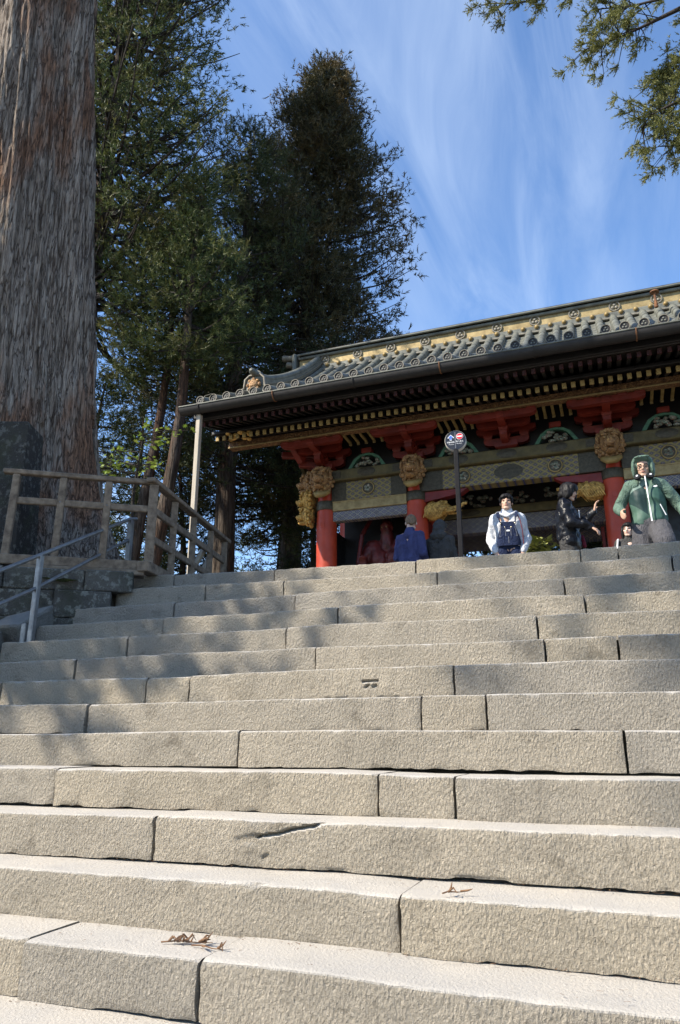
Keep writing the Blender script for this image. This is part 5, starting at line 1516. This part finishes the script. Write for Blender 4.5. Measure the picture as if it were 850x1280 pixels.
# ------------------------------------------------------------------ shrub and grey block at the gate's foot
m = MB(); rr = random.Random(4)
for q in range(420):
    p = Vector((rr.gauss(0, .15), rr.gauss(0, .12), 1.28 - abs(rr.gauss(0, .35)))); a = rr.uniform(0, 2 * PI)
    d = Vector((math.cos(a), math.sin(a), rr.uniform(-.2, .8))).normalized(); s = d.cross(Vector((0, 0, 1))).normalized()
    L = rr.uniform(.07, .13); w = L * .33
    m.add([p, p + d * L * .5 + s * w, p + d * L, p + d * L * .5 - s * w], [(0, 1, 2, 3)])
shrub = tag(empty('clipped_shrub', (-0.95, 10.5, ZP)), 'small yellow green shrub beside the man in dungarees', 'shrub')
m.build('foliage', simple('yellow_green_leaf', (0.30, 0.30, 0.08), (0.12, 0.14, 0.03), 9, 0.6, bump=0), shrub, fix=False)
m = MB(); m.tube([(0, 0, 0), (.01, 0, .5), (0, .02, 1.0)], [.03, .022, .01], 7); m.build('stem', M_TWIG, shrub, 60)
m = MB(); m.box((-0.60, 10.8, ZP + .55), (.55, .3, 1.10), .02); tag(m.build('grey_stone_block', M_COPING), 'grey stone block behind the shrub at the top of the steps', 'stone')

# ================================================================== TREES
def leaf_mat(name, dark, mid, tip, brown=0.0):
    m = bpy.data.materials.new(name); m.use_nodes = True; t = m.node_tree
    b = t.nodes['Principled BSDF']; out = t.nodes['Material Output']
    b.inputs['Roughness'].default_value = 0.55; b.inputs['Specular IOR Level'].default_value = 0.25
    g = t.nodes.new('ShaderNodeNewGeometry')
    v = _vec(t)
    n = _noise(t, v, 0.9, 3, 0.6)
    f = _math(t, 'ADD', _math(t, 'MULTIPLY', g.outputs['Random Per Island'], 0.55), _math(t, 'MULTIPLY', n, 0.6))
    col = _ramp(t, f, [(0.22, dark), (0.55, mid), (0.92, tip)])
    if brown:
        n2 = _noise(t, _vec(t, loc=(7, 3, 1)), 0.55, 3, 0.6)
        col = _mixc(t, _range(t, n2, 0.50, 0.66, 0, brown), col, (0.135, 0.085, 0.030))
    t.links.new(col, b.inputs['Base Color'])
    tr = t.nodes.new('ShaderNodeBsdfTranslucent'); t.links.new(col, tr.inputs['Color'])
    mx = t.nodes.new('ShaderNodeMixShader'); mx.inputs[0].default_value = 0.28
    t.links.new(b.outputs[0], mx.inputs[1]); t.links.new(tr.outputs[0], mx.inputs[2]); t.links.new(mx.outputs[0], out.inputs['Surface'])
    return m
M_LEAF = leaf_mat('cedar_foliage', (0.016, 0.028, 0.012), (0.036, 0.052, 0.018), (0.085, 0.095, 0.032), 0.35)
M_LEAFB = leaf_mat('bronzed_cedar_foliage', (0.018, 0.023, 0.012), (0.044, 0.046, 0.020), (0.13, 0.105, 0.045), 0.6)
M_LEAFG = leaf_mat('fresh_cedar_foliage', (0.022, 0.040, 0.014), (0.055, 0.080, 0.024), (0.17, 0.175, 0.055), 0.38)
M_LEAFN = leaf_mat('near_cedar_foliage', (0.06, 0.08, 0.025), (0.14, 0.15, 0.045), (0.26, 0.25, 0.08), 0.12)
M_MAPLE = leaf_mat('maple_leaf', (0.10, 0.17, 0.02), (0.20, 0.28, 0.04), (0.34, 0.38, 0.07))
def bark_mat(name, a, b_, c, zs=0.10, sc=14, bump=1.0, dist=0.05):
    m, t, b = _new(name, 0.9, 0, 0.2)
    v = _vec(t, (1, 1, zs))
    vo = t.nodes.new('ShaderNodeTexVoronoi'); vo.feature = 'DISTANCE_TO_EDGE'; vo.inputs['Scale'].default_value = sc * 0.8
    wv = t.nodes.new('ShaderNodeVectorMath'); wv.operation = 'MULTIPLY_ADD'
    wn = t.nodes.new('ShaderNodeTexNoise'); wn.inputs['Scale'].default_value = sc * 0.7; wn.inputs['Detail'].default_value = 5; t.links.new(v, wn.inputs['Vector'])
    t.links.new(wn.outputs['Color'], wv.inputs[0]); wv.inputs[1].default_value = (0.22, 0.22, 0.22); t.links.new(v, wv.inputs[2]); t.links.new(wv.outputs[0], vo.inputs['Vector'])
    crack = _range(t, vo.outputs['Distance'], 0.0, 0.10)
    n = _noise(t, v, sc, 7, 0.72, 0.6); n2 = _noise(t, v, sc * 4.5, 6, 0.75, 0.3)
    patch_ = _noise(t, _vec(t, (1, 1, 0.22)), 1.6, 4, 0.6)
    col = _ramp(t, n, [(0.30, c), (0.47, a), (0.66, b_)])
    col = _mixc(t, _range(t, patch_, 0.50, 0.59, 0, 0.9), col, _ramp(t, n2, [(0.3, (a[0] * .42, a[1] * .25, a[2] * .17)), (0.7, (b_[0] * .82, b_[1] * .48, b_[2] * .32))]))
    col = _mixc(t, _range(t, n2, 0.36, 0.64, 0.55, 0.0), col, c)
    col = _mixc(t, _range(t, crack, 0.0, 0.8, 0.85, 0.0), col, c)
    mo = _noise(t, _vec(t, loc=(3, 5, 2)), 1.2, 4, 0.6)
    col = _mixc(t, _range(t, mo, 0.62, 0.78, 0, 0.35), col, (0.06, 0.075, 0.03))
    t.links.new(col, b.inputs['Base Color'])
    _bump(t, b, _math(t, 'ADD', _math(t, 'ADD', n, _math(t, 'MULTIPLY', n2, 0.8)), _math(t, 'MULTIPLY', crack, 0.9)), bump, dist)
    return m
M_BARK = bark_mat('giant_cedar_bark', (0.38, 0.315, 0.255), (0.58, 0.51, 0.43), (0.065, 0.040, 0.027), 0.085, 19, 1.0, 0.05)
M_BARKD = bark_mat('cedar_bark', (0.085, 0.065, 0.05), (0.16, 0.13, 0.105), (0.025, 0.018, 0.013), 0.10, 9, 0.8, 0.03)
M_LIMB = simple('dark_limb', (0.034, 0.026, 0.020), (0.015, 0.011, 0.009), 12, 0.9, bump=0.5)

def unit(a): return a / np.maximum(np.linalg.norm(a, axis=-1, keepdims=True), 1e-9)
def sprays(rng, pos, dr, n, length, width, spread=0.95, rs=0.10, nbk=5, bl=0.24):
    """every tuft carries nbk branchlets clothed in n short needle sprays (single triangles)"""
    T = len(pos)
    b0 = np.repeat(pos, nbk, 0) + rng.normal(0, rs, (T * nbk, 3))
    bd = unit(np.repeat(dr, nbk, 0) + rng.normal(0, spread, (T * nbk, 3)) * 0.7)
    bL = bl * rng.uniform(0.6, 1.3, (T * nbk, 1))
    N = T * nbk * n
    t = rng.random((N, 1)); p = np.repeat(b0, n, 0) + np.repeat(bd * bL, n, 0) * t
    d = unit(np.repeat(bd, n, 0) * 0.9 + rng.normal(0, 0.55, (N, 3)))
    L = length * rng.uniform(0.6, 1.25, (N, 1)) * (1.1 - 0.45 * t); w = width * rng.uniform(0.7, 1.3, (N, 1))
    s = unit(np.cross(d, rng.normal(0, 1, (N, 3))))
    return np.stack([p - s * w, p + s * w, p + d * L], 1).reshape(-1, 3)
def cedar(name, label, base, H, cb, rmax, tr, seed, lean=(0, 0), nb=260, nt=10, ns=11, sl=0.17, sw=0.0105, bl=0.26, nbk=8, mat=M_LEAF, top_p=1.0, droop=0.18, grp=None, azr=None, shape=None, density=1.0, bark=M_BARKD):
    rng = np.random.default_rng(seed)
    root = tag(empty(name, base), label, 'tree', grp)
    m = MB()
    hs = np.linspace(0, 1, 14)
    cx = lambda h: np.array([lean[0] * h + 0.12 * math.sin(h * 7 + seed), lean[1] * h + 0.10 * math.cos(h * 6 + seed * 2) - .1, H * h])
    rad = lambda h: tr * (1 - h) ** 0.8 * (1 + 0.6 * math.exp(-h * H / 0.8)) + 0.02
    m.tube([cx(h) for h in hs], [rad(h) for h in hs], 14, jitter=0.05); m.build('trunk', bark, root, 60)
    B = MB(); PO = []; DR = []
    for i in range(nb):
        h = cb + (0.995 - cb) * ((i + rng.random()) / nb) ** top_p
        az = rng.uniform(0, 2 * PI) if azr is None else rng.uniform(*azr)
        f = (h - cb) / (1 - cb)
        prof = shape(f) if shape else (min(1, 0.45 + f * 3.0) * (1 - f) ** 0.72 + 0.04)
        L = rmax * prof * rng.uniform(0.62, 1.12) * (0.95 + 0.58 * float(vnoise(np.array([math.cos(az) * 1.6 + seed]), np.array([math.sin(az) * 1.6]), np.array([h * 7]))[0]))
        p0 = cx(h); o = np.array([math.cos(az), math.sin(az), 0.0])
        rise = 0.16 * f - droop * (1 - f) + rng.normal(0, .10)
        ts = np.linspace(0, 1, 7)
        side = np.array([-o[1], o[0], 0]) * rng.normal(0, .12)
        pts = [p0 + o * L * t + side * L * t * t + np.array([0, 0, 1]) * (rise * L * t - 0.22 * L * t * (1 - t) + 0.16 * L * t ** 3) for t in ts]
        if L > rmax * 0.15:
            B.tube([tuple(q) for q in pts], [max(0.010, (0.012 + 0.013 * L) * (1 - 0.85 * t)) for t in ts], 5, cap=False)
        k = max(3, int(nt * (0.35 + 0.65 * L / rmax) * density))
        tt = 1 - rng.random(k) ** 1.35 * 0.72
        idx = tt * 6; i0 = np.clip(idx.astype(int), 0, 5); fr = (idx - i0)[:, None]
        P = np.array(pts); q = P[i0] * (1 - fr) + P[i0 + 1] * fr
        dirn = unit(P[i0 + 1] - P[i0])
        lat = np.array([-o[1], o[0], 0])[None] * rng.normal(0, 1, (k, 1))
        off = lat * (0.16 + 0.17 * L) * (1.15 - tt[:, None] * 0.6) + rng.normal(0, .10, (k, 3)) + np.array([0, 0, -0.05])
        for a_, b_ in zip(q[::3], (q + off)[::3]):
            B.tube([tuple(a_), tuple((a_ + b_) / 2 + np.array([0, 0, .03])), tuple(b_)], [.014, .011, .006], 3, cap=False)
        PO.append(q + off); DR.append(unit(dirn * .8 + lat * .55 + np.array([0, 0, 0.25])))
    PO = np.concatenate(PO); DR = np.concatenate(DR)
    B.build('limbs', M_LIMB, root, fix=False)
    V = sprays(rng, PO, DR, ns, sl, sw, nbk=nbk, bl=bl, rs=bl * .55)
    me = fast_mesh('crown', V, np.arange(len(V)), 3)
    link('crown', me, mat, root)
    return root

# --- the giant cedar on the left: only its trunk is in view
giant = tag(empty('giant_cedar', (-6.93, 6.50, 1.3)), 'massive cedar trunk with shaggy grey and russet bark at the left', 'tree')
nu, nv = 420, 334
th = np.linspace(0, 2 * PI, nu); zv = np.concatenate([np.linspace(0, 4, 130), np.linspace(4.03, 14, 170), np.linspace(14.2, 37, 34)])
TH, Z = np.meshgrid(th, zv, indexing='ij')
rad = 0.68 - 0.022 * (Z - 5) + 0.74 * np.exp(-Z / 0.95) + 0.16 * np.exp(-Z / 3.0)
lobes = 0.05 * np.sin(TH * 5 + 1 + Z * .05) * (1 + 2.6 * np.exp(-Z / 0.9)) + 0.03 * np.sin(TH * 9 + 2.0)
cu, cv = np.cos(TH), np.sin(TH)
def rid(a, b, s): return 1 - np.abs(vnoise(cu * a + s, cv * a + s, Z * b))
bark = 0.085 * rid(5.5, 0.22, 3) + 0.055 * rid(12, 0.6, 9) + 0.026 * vnoise(cu * 26, cv * 26, Z * 2.2) + 0.010 * vnoise(cu * 60, cv * 60, Z * 6.5)
plates = 0.05 * (vnoise(cu * 4.2 + 5, cv * 4.2, Z * 0.22) > 0.12)
rr_ = rad + lobes + bark + plates
sh_ = 0.27 - 0.060 * np.clip(Z - 0.7, 0, 14)
cxs = 0.685 * sh_; cys = 0.729 * sh_
V = np.stack([rr_ * cu + cxs, rr_ * cv + cys, Z], -1).reshape(-1, 3)
link('trunk', fast_mesh('trunk', V, grid_loops(nu, len(zv)), 4), M_BARK, giant, 180)
# its crown starts far above the picture
rng = np.random.default_rng(3); PO = []; DR = []; B = MB()
for i in range(80):
    h = rng.uniform(26, 36); az = rng.uniform(0, 2 * PI); L = rng.uniform(2.0, 4.2) * (1.15 - (h - 26) / 14)
    o = np.array([math.cos(az), math.sin(az), -.06]); p0 = np.array([-0.5, 0, h])
    B.tube([tuple(p0), tuple(p0 + o * L * .5), tuple(p0 + o * L)], [.09, .05, .015], 5, cap=False)
    t = rng.uniform(.35, 1, 16)[:, None]
    PO.append(p0 + o * L * t + rng.normal(0, .35, (16, 3))); DR.append(np.repeat(o[None], 16, 0))
V = sprays(rng, np.concatenate(PO), np.concatenate(DR), 5, .34, .05, bl=.5)
link('crown', fast_mesh('crown', V, np.arange(len(V)), 3), M_LEAF, giant); B.build('limbs', M_LIMB, giant, fix=False)

# --- background cedars
conic = lambda f: min(1.0, 0.55 + f * 2.2) * max(0.0, 1 - f) ** 0.80 + 0.05
cedar('cedar_tree', 'tall dark bronze cedar with pointed top above the left end of the roof', (-10.5, 22.7, ZP), 26.2, 0.24, 6.1, 0.42, 1, lean=(1.3, 0.5), nb=680, nt=10, ns=10, mat=M_LEAFB, shape=lambda f: min(1.0, 0.66 + f * 1.4) * max(0, 1 - f) ** 0.72 + 0.04, sl=.22, sw=.018, bl=.32)
cedar('cedar_tree', 'mid height cedar with thick trunk just left of the roof corner', (-10.4, 18.3, ZP), 19.0, 0.30, 3.3, 0.36, 2, nb=170, nt=8, ns=14, mat=M_LEAF, lean=(.2, .3), shape=lambda f: min(1.0, 0.6 + f * 1.6) * max(0, 1 - f) ** 0.55 + 0.05)
cedar('cedar_tree', 'tall cedar right behind the giant trunk, its branches reaching over the sky', (-13.7, 15.6, ZP), 31.0, 0.33, 5.0, 0.38, 3, nb=520, nt=8, ns=12, mat=M_LEAFG, shape=lambda f: min(1.0, 0.8 + f) * max(0, 1 - f) ** 0.5 + 0.05, sl=.18, sw=.014, bl=.27)
cedar('cedar_tree', 'slender cedar with a bare leaning trunk, the left of two behind the fence', (-11.3, 15.4, ZP), 13.2, 0.60, 2.4, 0.17, 4, lean=(.5, .3), nb=75, nt=8, ns=14, mat=M_LEAFG)
cedar('cedar_tree', 'slender cedar with a bare leaning trunk, the right of two behind the fence', (-10.45, 14.7, ZP), 13.8, 0.58, 2.4, 0.19, 5, lean=(1.0, .3), nb=75, nt=8, ns=14, mat=M_LEAFG)
# --- understorey and forest behind the gate
us = [(-12.6, 19.5, 8.0, 2.3, 11), (-14.2, 17.2, 9.5, 2.2, 12), (-8.6, 21.2, 8.2, 2.4, 13), (-11.4, 24.5, 9.0, 2.8, 14), (-15.5, 21.0, 11.0, 2.8, 15), (-7.2, 24.5, 8.5, 2.6, 16), (-13.0, 14.0, 7.0, 1.9, 17)]
us_l = ['small cedar filling the gap below the two slender trunks', 'loose young cedar at the far left behind the fence', 'low dark cedar beside the red corner column', 'young cedar deep in the shade behind the roof corner post', 'broad young cedar farthest left behind the slender trunks', 'dark young cedar directly behind the left end of the gate', 'short leafy cedar close behind the wooden fence corner']
for (x, y, h, r_, sd), lb in zip(us, us_l):
    cedar('young_cedar', lb, (x, y, ZP), h, 0.08, r_, 0.13, sd, nb=95, nt=9, ns=11, mat=M_LEAF if sd % 2 else M_LEAFG, shape=lambda f: min(1.0, 0.75 + f) * max(0, 1 - f) ** 0.5 + 0.08, sl=.17, sw=.012, nbk=6, droop=.05)
bk = [(-3.6, 27.0, 9.5, 2.9), (0.2, 26.5, 9.3, 2.9), (4.2, 27.5, 9.6, 3.0), (-0.5, 31.5, 12.0, 3.4), (7.5, 29.0, 11.0, 3.2)]
for i, (x, y, h, r_) in enumerate(bk):
    cedar('young_cedar', ['dark', 'second dark', 'third dark', 'fourth dark', 'fifth dark'][i] + ' evergreen counted from the left in the dimness behind the gate passage', (x, y, ZP), h, 0.04, r_, 0.16, 40 + i, nb=110, nt=10, ns=8, mat=M_LEAF, shape=lambda f: min(1.0, 0.85 + f) * max(0, 1 - f) ** 0.45 + 0.08, sl=.28, sw=.045, bl=.36, nbk=5, droop=.05)
# --- sunlit maple sapling behind the fence
mp = tag(empty('maple_sapling', (-7.4, 9.9, ZP)), 'young maple with bright yellow green leaves behind the fence', 'tree')
m = MB(); m.tube([(0, 0, 0), (.05, 0, 1.4), (-.05, .05, 2.6), (.1, 0, 3.6)], [.05, .04, .025, .01], 7)
rng = np.random.default_rng(9); PO = []
for i in range(22):
    h = rng.uniform(2.4, 3.7); a = rng.uniform(0, 2 * PI); L = rng.uniform(.3, .95)
    p0 = np.array([0.02, 0, h]); e = p0 + np.array([math.cos(a) * L, math.sin(a) * L, rng.uniform(-.1, .25)])
    m.tube([tuple(p0), tuple((p0 + e) / 2 + [0, 0, .05]), tuple(e)], [.012, .008, .004], 4, cap=False)
    PO.append(p0 + (e - p0) * rng.uniform(.4, 1.05, (9, 1)) + rng.normal(0, .06, (9, 3)))
m.build('trunk', M_LIMB, mp, fix=False)
PO = np.concatenate(PO); N = len(PO)
star = []
for q in range(14):                                   # seven-lobed leaf
    a = PI * 2 * q / 14; r_ = 1.0 if q % 2 == 0 else 0.42
    star.append((math.cos(a) * r_, math.sin(a) * r_))
V = []
nrm = unit(rng.normal(0, .5, (N, 3)) + np.array([0, 0, 1])); s1 = unit(np.cross(nrm, rng.normal(0, 1, (N, 3)))); s2 = np.cross(nrm, s1)
sz = rng.uniform(.035, .06, (N, 1))
V = np.stack([PO + s1 * sz * a + s2 * sz * b for a, b in star], 1).reshape(-1, 3)
link('leaves', fast_mesh('leaves', V, np.arange(len(V)), 14), M_MAPLE, mp)

# --- cedar to the right, out of frame; its limbs hang into the top right corner
rt_ = tag(empty('overhanging_cedar', (7.2, 9.2, ZP)), 'cedar limbs with yellow green sprays hanging in at the top right corner', 'tree')
LIMBS = [[(1.99, 7.75, 8.56), (1.56, 7.85, 8.6), (1.1, 7.92, 8.56), (0.82, 7.96, 8.54), (0.42, 7.99, 8.55)] ,
[(2.13, 7.97, 9.43), (0.85, 8.21, 9.92), (0.11, 8.25, 9.92), (-0.33, 8.24, 9.99), (-0.74, 8.22, 10.14)] ,
[(2.42, 8.15, 8.2), (1.65, 8.34, 8.36), (1.27, 8.4, 8.18), (1.09, 8.43, 7.88)] ,
[(2.15, 7.71, 6.87), (1.44, 7.87, 6.94), (1.04, 7.93, 6.87), (0.87, 7.95, 6.73)] ,
[(2.04, 7.99, 6.39), (1.55, 8.1, 6.65), (1.28, 8.15, 6.6), (1.15, 8.17, 6.46)] ,
[(2.01, 8.26, 8.36), (1.63, 8.34, 8.21), (1.37, 8.39, 7.97), (1.14, 8.42, 7.63)] ,
[(2.02, 7.74, 8.79), (1.5, 7.86, 8.84), (1.05, 7.93, 8.96), (0.58, 7.98, 9.16)] ,
]
B = MB(); PO = []; DR = []; rng = np.random.default_rng(21)
org = np.array([7.2, 9.2, 0.0])
B.tube([(7.2, 9.2, ZP), (7.15, 9.2, 6), (7.2, 9.3, 12), (7.3, 9.3, 20)], [.62, .5, .42, .28], 16, jitter=.05)
for li, l in enumerate(LIMBS):
    if li in (3, 4): l = [(p[0] + .05, p[1], p[2] + .34) for p in l]
    if li in (2, 5): l = [(p[0] + .12, p[1], p[2] + .12) for p in l]
    pts = [np.array([7.1, 9.25, l[0][2] + 0.9])] + [np.array(p) for p in l]
    full = []
    for a, b in zip(pts[:-1], pts[1:]):
        for t in np.linspace(0, 1, 5)[:-1]: full.append(a * (1 - t) + b * t)
    full.append(pts[-1]); full = np.array(full); n = len(full)
    B.tube([tuple(p) for p in full], [max(.008, .055 * (1 - i / n) ** 1.3) for i in range(n)], 6, cap=False)
    k = 30 if li in (3, 4) else 36
    tt = rng.uniform(0.42, 1, k) ** 0.8 * (n - 1.001); i0 = tt.astype(int); fr = (tt - i0)[:, None]
    q = full[i0] * (1 - fr) + full[i0 + 1] * fr
    dirn = unit(full[i0 + 1] - full[i0])
    off = rng.normal(0, 1, (k, 3)) * np.array([.13, .20, .11]) + np.array([0, 0, -.02])
    e = q + off + dirn * .08
    for a_, b_ in zip(q, e): B.tube([tuple(a_), tuple((a_ + b_) / 2 + [0, 0, .02]), tuple(b_)], [.008, .006, .003], 4, cap=False)
    PO.append(e); DR.append(unit(dirn * .9 + unit(off) * .7 + np.array([0, 0, .10])))
PO = np.concatenate(PO); DR = np.concatenate(DR)
# each tuft splits into short branchlets clothed in needles
sub = np.repeat(PO, 5, 0); sd = unit(np.repeat(DR, 5, 0) + rng.normal(0, .6, (len(sub), 3)))
tip = sub + sd * rng.uniform(.06, .17, (len(sub), 1))
needles = np.concatenate([sub + (tip - sub) * t for t in (0.15, 0.4, 0.65, 0.9)]); nd = np.concatenate([sd] * 4)
V = sprays(rng, sub, sd, 16, .060, .0055, 0.35, .006, nbk=2, bl=.15)
link('crown', fast_mesh('crown', V, np.arange(len(V)), 3), M_LEAFN, rt_)
B.build('trunk', M_LIMB, rt_, 60, fix=False)
for c in rt_.children: c.matrix_parent_inverse = Matrix.Translation(rt_.location).inverted()

# --- cedars of the avenue to the left of the photographer; they shade the left of the steps
cedar('cedar_tree', 'avenue cedar left of the steps, outside the picture, shading their left end', (-11.8, -0.17, ZG), 14.6, 0.60, 3.7, 0.4, 31, nb=115, nt=9, ns=6, sl=.28, sw=.045, bl=.4, nbk=6, shape=lambda f: max(0, 1 - f) + 0.03)
cedar('cedar_tree', 'tall avenue cedar behind the photographer, outside the picture, dappling the top steps', (-7.9, -6.2, ZG), 16.4, 0.90, 4.6, 0.3, 32, nb=10, nt=9, ns=6, sl=.30, sw=.05, bl=.4, nbk=6, azr=(R(116), R(146)), shape=lambda f: 0.95, droop=0.0)
